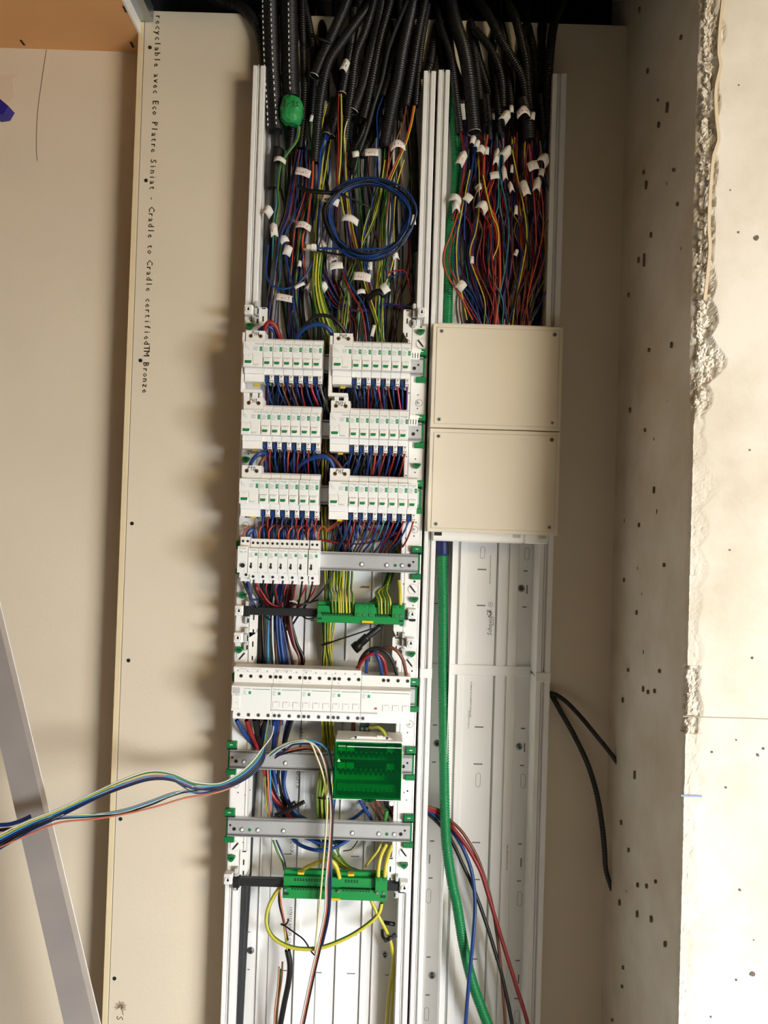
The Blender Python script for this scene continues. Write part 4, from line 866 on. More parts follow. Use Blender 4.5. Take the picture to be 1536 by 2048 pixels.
# ================================================================== wires
NW = [0]
def wire(pts, w, col, label, group=None, name='wire', d_world=None, cat='wire'):
    pts3 = dp(pts) if d_world is None else d_world
    m = MB(); r = w * .00094 / 2
    sg = 6 if w < 5 else 10
    if col == 'gy': m.tube(pts3, r, 'gy_g', seg=sg, step=.006, m2='gy_y', twist=rw.uniform(4, 14) if w < 6 else 2, caps=False, ph=rw.uniform(0, 6.28) if w < 6 else -1.2, half=.45)
    else: m.tube(pts3, r, 'w_' + col, seg=sg, step=.006, caps=False)
    NW[0] += 1
    if name == 'wire': name = 'earth_wire' if col == 'gy' else ('feeder_wire' if w >= 6 else ('control_wire' if group and 'cream covers' in group else ('loop_wire' if group and 'loops' in group else 'wire')))
    o = m.build(name, origin=pts3[0], recalc=False); return tag(o, label, cat, group)
CN = dict(blue='blue', lblue='light blue', teal='teal', red='red', orange='orange', brown='brown', black='black', violet='violet', grey='grey', white='white', tan='tan', yellow='yellow', green='green', navy='dark blue', pink='pink', salmon='salmon', cream='cream', gy='yellow and green')
rw = random.Random(23)
def bundle(path, cols, w, where, spread=8, waist=None, dj=10, wj=.25):
    n = len(path)
    for c in cols:
        a = rw.gauss(0, 1); ph = rw.uniform(0, 6.28); f = rw.uniform(.6, 1.6); dd = rw.uniform(-1, 1)
        pts = []
        for i, (x, y, d) in enumerate(path):
            sp = (waist[i] if waist else 1) * spread
            pts.append((x + a * sp * .8 + math.sin(ph + i * f) * sp * .45, y, max(6, d + dd * dj + math.cos(ph + i * f) * dj * .3)))
        wire(pts, w * rw.uniform(1 - wj, 1 + wj * .4), c, '%s wire %s' % (CN[c], where), '%s wires %s' % (CN[c], where))
def cyc(s): return [{'b': 'blue', 'r': 'red', 'n': 'brown', 'k': 'black', 'g': 'gy', 'o': 'orange', 'v': 'violet', 'y': 'yellow', 't': 'teal', 'l': 'lblue', 'e': 'grey', 'w': 'white', 'm': 'navy', 'p': 'pink', 'G': 'green', 'a': 'tan'}[c] for c in s]
rw = random.Random(41)
for (xa_, xb_, n_, y0, y1, cols, wh) in ((548, 828, 46, 230, 700, 'kkmkbnkeGk', 'hanging against the plate above the breaker rows'), (916, 1092, 66, 240, 700, 'kkmknrkbekv', 'hanging against the plate above the cream covers')):
    mass = MB(); cs = cyc(cols)  # dark filler wires added in place of shade behind the tangle
    for q in range(n_):
        a = xa_ + (xb_ - xa_) * (q + .5) / n_; sq = lambda t: (a - (xa_ + xb_) / 2) * t + (xa_ + xb_) / 2
        pts = [(sq(.95), y0, 14)] + [(sq(t) + rw.uniform(-10, 10), y, rw.uniform(8, 16)) for t, y in ((.95, 330), (.97, 430), (1.0, 520), (.9, 610))] + [(sq(.8), y1, 12)]
        mass.tube(dp(pts), rw.uniform(3.4, 5) * .00047, 'w_' + rw.choice(cs), seg=6, step=.01, caps=False)
    tag(mass.build('wire_mass', recalc=False), 'uncountable shade-darkened wires ' + wh, 'wires', kind='stuff')
rw = random.Random(23)
# -- tangle over the top breaker rows
bundle([(600, 300, 30), (588, 360, 32), (575, 430, 36), (556, 480, 40), (546, 560, 36), (540, 620, 30), (536, 700, 24), (536, 820, 20)], cyc('bmrkbnbrkt'), 3.2, 'of the tangle nearest the board in the wide bay', 6, [.6, .8, 1, .8, 1, 1, 1, 1])
bundle([(628, 300, 26), (622, 380, 30), (606, 450, 34), (596, 530, 36), (592, 600, 32), (596, 680, 24), (600, 800, 18)], cyc('bbmkkoGmbr'), 3.1, 'curving through the tangle beside the blue cable ring', 8, [.6, .6, 1, 1, 1.1, 1, 1])
bundle([(655, 280, 28), (645, 350, 30), (634, 430, 34), (632, 520, 34), (640, 600, 32), (660, 680, 24), (668, 800, 18)], cyc('gggggggg'), 3.2, 'of the earth bundle above the gap between the breaker groups', 5, [1, 1, .8, .8, 1, 1.8, 2])
bundle([(690, 240, 34), (690, 330, 34), (694, 400, 32), (706, 480, 32), (728, 560, 32), (748, 640, 30), (755, 700, 24)], cyc('vbrygmrnb'), 3.2, 'running down under the drawn label into the gap', 6, [.5, .6, .7, .9, 1, 1, 1])
bundle([(770, 290, 34), (764, 350, 32), (745, 410, 30), (728, 480, 30), (730, 560, 30), (748, 620, 30), (765, 690, 24)], cyc('bbmbgtkgb'), 3.2, 'behind the blue cable ring', 6, [.5, .5, 1, 1, 1.3, 1.2, 1.2])
bundle([(770, 320, 26), (752, 420, 26), (715, 510, 26), (692, 590, 28), (684, 680, 24)], cyc('gggrg'), 3.1, 'slanting through the ring towards the gap', 6, [.6, .8, 1, 1.4, 1.5])
bundle([(800, 320, 26), (782, 370, 24), (772, 440, 24), (770, 520, 24), (756, 590, 26), (756, 690, 22)], cyc('ggyeokGg'), 3.0, 'hanging down inside the ring near the middle wall', 6, [.8, 1, 1.2, 1.2, .8, 1])
bundle([(640, 540, 22), (680, 610, 20), (730, 622, 22), (770, 610, 22), (800, 612, 22), (826, 620, 14)], cyc('rbnkverb'), 2.8, 'lying crosswise above the second breaker group', 8)
bundle([(818, 430, 26), (822, 500, 26), (824, 560, 28), (826, 605, 24), (800, 612, 22), (770, 606, 22)], cyc('bkrm'), 2.8, 'looping round beside the middle wall', 3)
bundle([(668, 560, 14), (690, 620, 14), (700, 650, 14), (690, 720, 14)], cyc('kmkrkbkmn'), 3.2, 'in the shade above the second breaker group', 14)
# single wires that stand out
def one(col, w, pts, label): return wire(pts, w, col, label)
one('blue', 3.4, [(766, 192, 40), (754, 230, 44), (755, 290, 46), (749, 350, 44), (742, 420, 36)], 'blue wire coming out of the short slim conduit')
one('red', 4, [(677, 188, 50), (676, 240, 52), (677, 300, 50), (674, 360, 44), (676, 420, 38)], 'dark red wire coming out under the drawn label')
one('gy', 4, [(682, 188, 50), (683, 250, 52), (681, 320, 50), (678, 370, 44), (690, 440, 38)], 'yellow and green wire coming out under the drawn label')
one('navy', 3.5, [(698, 222, 46), (689, 262, 48), (687, 310, 46), (690, 380, 40)], 'dark blue wire coming out of the pale cut conduit end')
one('cream', 3, [(703, 222, 46), (692, 250, 50), (688, 280, 48), (689, 330, 42)], 'cream wire coming out of the pale cut conduit end')
one('brown', 3.5, [(812, 212, 52), (808, 240, 52), (797, 268, 52), (786, 300, 46), (770, 360, 38)], 'brown wire coming out beside the middle wall')
one('orange', 4, [(827, 212, 44), (820, 250, 50), (808, 290, 54), (794, 320, 50), (776, 360, 42)], 'orange red wire arching down behind the curled flag')
one('yellow', 2.6, [(830, 212, 44), (823, 250, 50), (811, 290, 56), (797, 322, 52), (780, 362, 42)], 'thin yellow wire beside the orange red one')
one('orange', 3, [(779, 290, 44), (777, 320, 44), (773, 360, 38)], 'short orange wire under the curled flag')
one('gy', 4, [(600, 254, 50), (595, 280, 52), (575, 308, 52), (562, 330, 50), (556, 375, 48), (558, 410, 46), (552, 445, 44), (552, 500, 40), (546, 590, 36)], 'green earth wire arching from the green tape past a white flag')
one('teal', 4, [(597, 252, 50), (592, 280, 50), (574, 306, 50), (558, 335, 48), (554, 380, 46), (553, 410, 44), (548, 440, 42), (545, 520, 38)], 'teal wire arching from the green tape past a white flag')
one('orange', 5, [(626, 322, 50), (625, 360, 54), (620, 400, 50), (614, 450, 46), (605, 480, 42), (610, 560, 34)], 'orange red wire coming out of the long conduit past the black tie')
one('blue', 5, [(652, 270, 36), (642, 300, 44), (638, 340, 46), (636, 380, 44), (628, 440, 38)], 'thick blue wire coming out of the short conduit end')
one('blue', 4, [(656, 272, 34), (648, 300, 40), (640, 340, 42), (632, 420, 38)], 'second blue wire coming out of the short conduit end')
one('blue', 4, [(615, 282, 34), (611, 310, 40), (613, 335, 40), (610, 372, 34)], 'short blue wire bulging beside the long conduit')
one('gy', 3, [(654, 208, 30), (646, 240, 34), (640, 270, 34)], 'yellow and green wire showing between two conduits')
one('blue', 4.5, [(537, 490, 50), (532, 540, 56), (540, 566, 60), (562, 578, 60), (588, 572, 58), (610, 552, 54), (626, 520, 50), (634, 480, 44), (640, 400, 36)], 'blue wire hanging in a wide loop over the trunking plate')
one('blue', 4, [(600, 690, 60), (592, 640, 64), (586, 600, 62), (585, 570, 54), (573, 520, 48), (570, 480, 44), (590, 430, 38), (612, 380, 34)], 'blue wire running down into the topmost breaker group')
one('black', 4.2, [(604, 700, 60), (598, 640, 60), (590, 600, 58), (588, 560, 50), (604, 500, 42)], 'black wire running down into the topmost breaker group')
one('blue', 3, [(580, 690, 40), (580, 640, 42), (586, 620, 42), (592, 610, 40)], 'thin blue wire bowed beside the base plate')
for i, (dx, c, s) in enumerate(((0, 'gy', 'outermost'), (5, 'gy', 'second'), (10, 'gy', 'third'), (15, 'gy', 'innermost'))):
    one('gy', 4.2, [(630 + dx, 505, 52), (626 + dx, 560, 56), (631 + dx * 1.3, 610, 56), (645 + dx * 1.6, 660, 52), (662 + dx * 2, 720, 30)], 'bright yellow and green wire, %s of the bowed earth wires' % s)
one('red', 4, [(684, 540, 48), (700, 580, 52), (722, 620, 52), (730, 660, 48), (734, 700, 40)], 'red wire slanting down into the second breaker group')
one('blue', 4, [(682, 530, 46), (704, 575, 50), (728, 612, 50), (738, 660, 46), (744, 700, 40)], 'blue wire slanting down into the second breaker group')
one('gy', 3.6, [(690, 560, 46), (696, 600, 50), (692, 650, 48), (678, 690, 40)], 'yellow and green wire bowed above the device marked PH2')
one('gy', 3.4, [(762, 520, 40), (765, 600, 42), (762, 650, 42), (765, 700, 36)], 'yellow and green wire hanging straight beside the white sleeve')
one('red', 3, [(774, 546, 36), (800, 540, 36), (812, 546, 36), (820, 580, 34), (824, 606, 30)], 'red wire arched over the bare plate beside the middle wall')
one('navy', 3, [(774, 556, 34), (800, 548, 34), (812, 550, 34), (822, 590, 30)], 'dark blue wire arched over the bare plate beside the middle wall')
# thick feeder loops over the wide devices
one('blue', 8, [(512, 672, 78), (520, 660, 86), (534, 652, 88), (548, 662, 80), (556, 690, 60), (556, 730, 30)], 'thick blue feeder arching behind the device marked PH4')
one('red', 8.5, [(528, 668, 88), (532, 650, 94), (541, 644, 94), (552, 654, 88), (562, 684, 70), (566, 720, 34)], 'thick dark red feeder arching over the topmost breaker row')
one('blue', 9, [(585, 700, 56), (600, 665, 84), (622, 651, 92), (645, 650, 92), (662, 664, 86), (668, 690, 66)], 'thick blue feeder arching over to the device marked PH2')
one('black', 7.5, [(590, 690, 56), (604, 660, 84), (630, 634, 94), (656, 632, 94), (676, 645, 92), (692, 668, 80), (696, 690, 70)], 'thick black feeder arching over to the device marked PH2')
one('blue', 7.5, [(498, 944, 78), (502, 926, 88), (512, 912, 92), (526, 906, 86), (545, 915, 50)], 'thick blue feeder arching down into the device marked P10')
one('brown', 7.5, [(517, 944, 82), (520, 930, 88), (528, 916, 86), (540, 905, 50)], 'thick brown feeder arching down into the device marked P10')
one('blue', 9, [(590, 945, 50), (600, 930, 74), (622, 917, 86), (644, 913, 90), (660, 920, 88), (670, 944, 80)], 'thick blue feeder arching over to the device marked PH3')
one('brown', 7, [(640, 905, 40), (660, 912, 74), (678, 930, 84), (688, 948, 80)], 'thick brown feeder reaching the device marked PH3')
# -- narrow bay tangle
PAL = cyc('rrrbovnnybmtkgpervbmonre')
for i in range(82):
    x0 = rw.uniform(922, 1092); c = rw.choice(PAL); k = (x0 - 1003) / 85.0; e = rw.uniform(-1, 1)
    xm = 1003 + k * 96 + e * 16; xb = 1005 + k * 46 + rw.uniform(-14, 14); ym = rw.uniform(505, 560)
    dm = rw.uniform(12, 52)
    y0 = rw.uniform(262, 300)
    pts = [(x0, y0, rw.uniform(20, 44)), (x0 + rw.uniform(-6, 6), 340, dm), (x0 * .5 + xm * .5 + rw.uniform(-18, 18), 410, dm), (x0 * .3 + xm * .7 + rw.uniform(-10, 10), 460, dm), (max(888, min(1106, xm)), ym, dm + 2), (xm * .45 + xb * .55 + rw.uniform(-14, 14), 600, dm), (xb, 655, 30), (xb, 720, 22)]
    wire(pts, rw.uniform(2.4, 3.4), c, '%s wire in the tangle above the cream covers' % CN[c], '%s wires above the cream covers' % CN[c])
one('orange', 3.6, [(924, 400, 50), (905, 460, 54), (890, 500, 56), (888, 530, 56), (900, 560, 54), (920, 590, 48), (945, 640, 36)], 'bright orange wire bulging out over the trunking wall above the cream covers')
one('red', 3.6, [(912, 460, 44), (900, 500, 46), (899, 530, 46), (908, 555, 44), (930, 600, 38), (960, 650, 30)], 'red wire bulging beside the bright orange one')
one('orange', 5, [(975, 270, 44), (968, 320, 50), (969, 370, 52), (978, 410, 52), (992, 440, 50), (998, 480, 48), (1000, 560, 44), (994, 620, 38), (988, 670, 28)], 'bright orange red wire snaking down the middle of the narrow bay')
one('yellow', 2.8, [(966, 350, 54), (974, 390, 56), (984, 430, 54), (995, 455, 52), (996, 490, 50), (985, 520, 46), (985, 545, 40)], 'thin yellow wire beside the snaking orange red wire')
one('blue', 4, [(948, 300, 48), (944, 340, 50), (938, 370, 50), (930, 420, 44), (928, 480, 40)], 'bright blue wire under the white flags of the narrow bay')
one('yellow', 2.8, [(940, 340, 50), (932, 380, 52), (922, 430, 50), (914, 480, 46), (914, 540, 46), (922, 580, 44), (934, 640, 36)], 'thin yellow wire down the green conduit side of the narrow bay')
one('gy', 3, [(1024, 300, 50), (1034, 350, 52), (1050, 430, 50), (1053, 480, 48), (1044, 540, 46), (1030, 610, 42), (1024, 660, 32)], 'yellow and green wire bowed in the narrow bay beside the concrete side')
one('orange', 3.4, [(1058, 290, 46), (1062, 330, 48), (1068, 400, 46), (1072, 480, 44), (1064, 540, 42), (1052, 620, 36), (1046, 660, 28)], 'orange wire on the concrete side of the narrow bay')
one('red', 5, [(921, 264, 42), (926, 290, 46), (929, 320, 44), (922, 380, 40), (905, 440, 38)], 'thick red wire coming out of the slim conduit beside the green one')
# -- loops that drop out of every breaker
PC = {'PH4': ['black', 'brown', 'brown', 'red', 'pink', 'grey'], 'PH2': ['black', 'red', 'pink', 'brown', 'pink', 'violet'], 'PH1': ['red', 'black', 'orange', 'red', 'red', None], 'PH21': ['black', 'black', 'orange', 'red', 'red', 'red'], 'P10': ['red', 'black', 'black', 'red', 'red', 'red'], 'PH3': ['red', 'brown', 'brown', 'teal', 'red', 'red', 'red']}
for (txt, i, x, z) in DEV:
    shown = {'PH21': 'PH2 with a stroke'}.get(txt, txt); c = PC[txt][i]; lean = {'PH4': .016, 'PH2': .008, 'PH1': .0, 'PH21': -.012, 'P10': -.004, 'PH3': -.022}[txt] + rw.uniform(-.006, .006)
    def drop(xo, yo, col, lab, ln, w):
        s = Vector((x + xo, -yo, z - .044)); L = rw.uniform(.030, .046)
        pts = [s + Vector((0, 0, .004)), s, s + Vector((ln * .25, -.004, -L * .45)), s + Vector((ln * .7, .016, -L)), s + Vector((ln * 1.3, .044, -L - .020)), s + Vector((ln * 1.6, .058, -L - .050))]
        wire(None, w, col, lab, 'wire loops under the breakers', d_world=pts)
    drop(.0044, .080, 'blue', 'blue wire dropping out of the %s breaker after the device marked %s' % (ORD[i], shown), lean, 4.2)
    if not (txt == 'PH1' and i == 5) and c:
        drop(.0132, .082, c, '%s wire dropping out of the %s breaker after the device marked %s' % (CN[c], ORD[i], shown), lean + rw.uniform(-.008, .008), 3.8)
# -- wires behind the breaker rows, extra black ones added as painted shade
for (x0, x1, y0, y1, cols, wh) in ((530, 645, 730, 830, 'kbmkbkrbmknbkmrkb', 'packed behind the device rows on the board side'), (660, 815, 730, 830, 'kbrmkbkrkmnbkrmkb', 'packed behind the device rows on the middle wall side')):
    mass = MB()
    for c in cyc(cols):
        a = rw.uniform(x0, x1); pts = [(a, 690, 22)] + [(max(x0 - 8, min(x1 + 4, a + rw.uniform(-22, 22))), y, rw.uniform(10, 34)) for y in (760, 820, 890, 950, 1010)] + [(a + rw.uniform(-10, 10), 1080, 26)]
        mass.tube(dp(pts), rw.uniform(3, 5) * .00047, 'w_' + c, seg=6, step=.008, caps=False)
    for q in range(26):
        a = x0 + (x1 - x0) * (q + .5) / 26; pts = [(a, 700, 12), (a + rw.uniform(-6, 6), 800, rw.uniform(9, 18)), (a + rw.uniform(-6, 6), 920, rw.uniform(9, 18)), (a, 1050, 12)]
        mass.tube(dp(pts), 6.5 * .00047, rw.choice(['w_black', 'w_black', 'w_navy', 'tie']), seg=6, step=.01, caps=False)
    tag(mass.build('wire_mass', recalc=False), 'shade-darkened mass of uncountable wires ' + wh, 'wires', kind='stuff')
bundle([(655, 690, 18), (652, 780, 16), (654, 900, 16), (650, 1020, 16), (652, 1120, 18), (655, 1200, 30), (655, 1250, 20)], cyc('ggGggeggg'), 3.6, 'of the earth bundle passing between the breaker groups', 6)
bundle([(640, 1010, 30), (690, 1020, 36), (740, 1060, 38), (790, 1065, 36), (812, 1040, 34)], cyc('rbvbrmr'), 3.2, 'crossing under the third breaker row', 8)
bundle([(650, 1062, 40), (680, 1040, 44), (700, 1020, 42), (720, 1000, 30)], cyc('ooooa'), 3.0, 'fanned out at the end of the relay row', 7)
bundle([(640, 1080, 30), (700, 1088, 34), (750, 1082, 34), (800, 1060, 34), (812, 1030, 30)], cyc('mrmrb'), 3.4, 'sagging under the third breaker row', 5)
bundle([(690, 1000, 20), (690, 1050, 18), (688, 1090, 14), (684, 1140, 12)], cyc('kkkkmkkm'), 4.5, 'massed in the dark beside the relay row', 14)
bundle([(800, 1050, 20), (795, 1100, 22), (780, 1160, 26), (760, 1195, 40), (750, 1205, 60)], cyc('GgGggG'), 4, 'coming down behind the relay rail to the upper green bar', 5)
# over the relays
for i, (x, z) in enumerate(REL):
    s = Vector((x + .0135, -.085, z + .040)); o2 = rw.uniform(.006, .016)
    wire(None, 3.4, 'orange', 'orange wire looping out of the top of the %s relay after the timer' % ORD[i], 'wire loops over the relays', d_world=[s, s + Vector((0, -.004, .012)), s + Vector((o2 * .4, 0, .022)), s + Vector((o2, .02, .026)), s + Vector((o2 * 1.6, .045, .016))])
    s = Vector((x + .0045, -.085, z + .040))
    wire(None, 4.4, 'blue', 'blue wire looping out of the top of the %s relay after the timer' % ORD[i], 'wire loops over the relays', d_world=[s, s + Vector((0, -.004, .010)), s + Vector((-.002, .004, .018)), s + Vector((-.006, .03, .022)), s + Vector((-.008, .05, .010))])
    s = Vector((x + .0065, -.085, z - .036)); sx = (3 - i) * .006
    wire(None, 4.2, 'black', 'black wire leaving the bottom of the %s relay after the timer' % ORD[i], 'black wires under the relays', d_world=[s + Vector((0, 0, .004)), s, s + Vector((sx * .1 - .001, .002, -.016)), s + Vector((sx * .7, .025, -.044)), s + Vector((sx * 1.8, .045, -.075)), s + Vector((sx * 2.6, .050, -.10))])
    s = Vector((x + .0125, -.076, z - .042)); sx = (2 - i) * .008 + rw.uniform(-.006, .006)
    wire(None, 3.8, 'red', 'red wire leaving the bottom of the %s relay after the timer' % ORD[i], 'red wires under the relays', d_world=[s + Vector((0, 0, .004)), s, s + Vector((-.003, -.002, -.012)), s + Vector((sx * .8, .02, -.040)), s + Vector((sx * 2.2, .038, -.066)), s + Vector((sx * 3, .042, -.09))])
one('blue', 4.6, [(494, 1080, 85), (494, 1066, 90), (502, 1058, 88), (510, 1064, 84), (511, 1082, 80)], 'blue jumper looped over the timer module')
one('blue', 4.6, [(499, 1082, 85), (499, 1070, 90), (504, 1064, 88), (507, 1072, 84), (507, 1084, 80)], 'short inner blue jumper looped over the timer module')
one('orange', 3.2, [(487, 1080, 85), (487, 1068, 88), (495, 1056, 84), (506, 1054, 70), (514, 1064, 50)], 'orange wire arching over the timer module')
one('navy', 4, [(492, 1166, 72), (498, 1190, 74), (503, 1207, 72), (514, 1215, 64), (524, 1204, 50)], 'black blue wire dropping from the timer module in a hook')
one('blue', 4, [(494, 1160, 76), (500, 1180, 76), (503, 1196, 72), (512, 1200, 66), (524, 1196, 50)], 'blue wire dropping from the timer module in a hook')
one('black', 4, [(486, 1162, 74), (496, 1186, 76), (504, 1200, 74), (520, 1222, 66), (540, 1240, 40)], 'black wire dropping slantwise from the timer module')
one('red', 4.2, [(511, 1165, 80), (524, 1185, 78), (538, 1205, 72), (552, 1212, 62), (570, 1218, 40)], 'red wire slanting across under the relays')
one('black', 3.6, [(636, 1200, 40), (615, 1206, 66), (595, 1210, 70), (585, 1207, 68), (580, 1203, 60)], 'black wire with a pale sleeve lying under the relays')
one('white', 4.4, [(580, 1203, 62), (586, 1202, 64), (594, 1206, 66)], 'white sleeve on the wire end under the relays')
one('black', 3.6, [(660, 1120, 40), (668, 1140, 60), (645, 1180, 66), (620, 1206, 60)], 'black wire hanging down from the end of the relay rail')
one('black', 3.4, [(600, 1226, 40), (610, 1236, 50), (625, 1237, 50), (640, 1226, 44)], 'thin black wire sagging under the black bar')
# trunk between relays and main row, running on behind the main row
TK = [('tan', 4, 526, 531, 540), ('green', 4.5, 531, 535, 524), ('lblue', 6, 538, 536, 528), ('white', 4, 545, 548, 532), ('tan', 4, 553, 553, 558), ('blue', 9, 559, 567, 562), ('navy', 6, 553, 560, 552), ('brown', 5, 568, 585, 576), ('red', 9, 575, 600, 497), ('black', 6.5, 582, 606, 509), ('brown', 5, 580, 598, 520), ('grey', 4, 541, 545, 545), ('lblue', 4, 548, 547, 550), ('black', 5, 533, 530, 514)]
for i, (c, w, xa_, xb_, xc_) in enumerate(TK):
    dd = 20 + (i * 7) % 24
    one(c, w, [(xa_ + 8, 1165, 22), (xa_ + 2, 1200, dd), (xa_, 1240, dd + 6), ((xa_ + xb_) / 2 - 1, 1285, dd + 4), (xb_, 1330, dd), ((xb_ + xc_) / 2, 1390, 24), (xc_, 1450, dd)], '%s %s wire in the trunk under the black bar, %s along' % ({4: 'slim', 4.5: 'slim', 5: 'slim', 6: 'medium', 6.5: 'medium', 9: 'thick'}[w], CN[c], ORD[sorted(range(len(TK)), key=lambda q: TK[q][2]).index(i)]))
bundle([(540, 1165, 24), (548, 1200, 30), (556, 1240, 28), (568, 1330, 24), (560, 1400, 20)], cyc('rrbnkkkmre'), 4, 'gathered under the relay row', 10, [1.8, 1.3, .8, .9, 1])
bundle([(655, 1235, 30), (652, 1290, 26), (652, 1335, 24), (653, 1440, 24), (655, 1500, 22), (648, 1570, 26), (644, 1610, 26), (650, 1690, 24), (680, 1730, 40), (712, 1745, 50), (722, 1772, 72)], cyc('gggggggggggggggg'), 4.4, 'of the earth bundle beside the distribution block', 9, [1, .8, 1, 1, 1, 1.2, 1.4, 1.4, .9, .8, 1])
# earth wires into the upper green bar
for i, (a, b) in enumerate([(666, 664), (672, 671), (678, 677), (684, 681), (690, 686), (696, 692), (702, 698), (708, 706)]):
    wire([(a - 6, 1100, 14), (a - 4, 1145, 24), (a - 6, 1178, 46), (b - 2, 1186, 72), (b, 1200, 88), (b + 1, 1226, 84)], 4.6, 'gy', 'yellow and green wire entering the upper green bar, %s from its board end' % ORD[i], 'earth wires into the upper green bar')
for i, (a, b) in enumerate([(752, 757), (757, 762), (763, 769), (768, 775), (773, 780)]):
    wire([(790, 1100, 18), (785, 1135, 26), (775, 1168, 40), (a, 1184, 66), (b, 1200, 86), (b + 1, 1228, 84)], 4.6, 'gy', 'yellow and green wire entering the middle wall end of the upper green bar, %s along' % ORD[i], 'earth wires into the upper green bar')
one('gy', 7, [(798, 1162, 66), (800, 1185, 84), (801, 1212, 88)], 'thick yellow and green wire at the end of the upper green bar')
one('gy', 4.4, [(664, 1120, 20), (680, 1150, 22), (682, 1170, 30), (684, 1186, 60)], 'loose yellow and green wire behind the relay rail')
one('gy', 4.4, [(676, 1140, 14), (676, 1165, 16), (680, 1180, 26)], 'short yellow and green wire below the relay rail')
# loops over the red square switch
for c, w, pts, l in (('black', 7, [(716, 1340, 78), (722, 1318, 92), (735, 1302, 98), (752, 1296, 98), (772, 1304, 98), (786, 1324, 92), (794, 1352, 84)], 'thick black wire arching over the switch with the red square'),
        ('brown', 7, [(760, 1300, 80), (775, 1294, 92), (792, 1300, 96), (806, 1320, 92), (813, 1352, 84)], 'thick brown wire arching beside the middle wall'),
        ('red', 7, [(715, 1336, 84), (726, 1320, 96), (742, 1308, 100), (756, 1308, 100), (768, 1322, 96), (773, 1352, 86)], 'thick red wire arching over the switch with the red square'),
        ('blue', 7, [(732, 1345, 76), (734, 1320, 88), (744, 1304, 96), (754, 1310, 102), (761, 1330, 98), (764, 1352, 88)], 'thick blue wire arching over the switch with the red square')): one(c, w, pts, l)
# black rubber plug hanging below the upper green bar
t = thing('cable_plug', 'dark rubber cable plug hanging slantwise under the upper green bar', 'plug', tuple(P(712, 1298, .05)))
m = MB(); m.tube(dp([(762, 1252, 40), (745, 1266, 44), (730, 1278, 46), (722, 1286, 48)]), .0058, 'bar', seg=10); m.build('cable', t)
m = MB(); m.tube(dp([(735, 1273, 48), (722, 1285, 48), (714, 1293, 48), (708, 1298, 48)]), lambda u: .0105 if u > .6 else .0082, 'conduit', seg=8, step=.003); m.build('plug_body', t)
one('black', 3.2, [(768, 1250, 50), (730, 1262, 56), (700, 1272, 60), (672, 1281, 58), (646, 1290, 50)], 'black cable tie tail reaching across to the earth bundle')
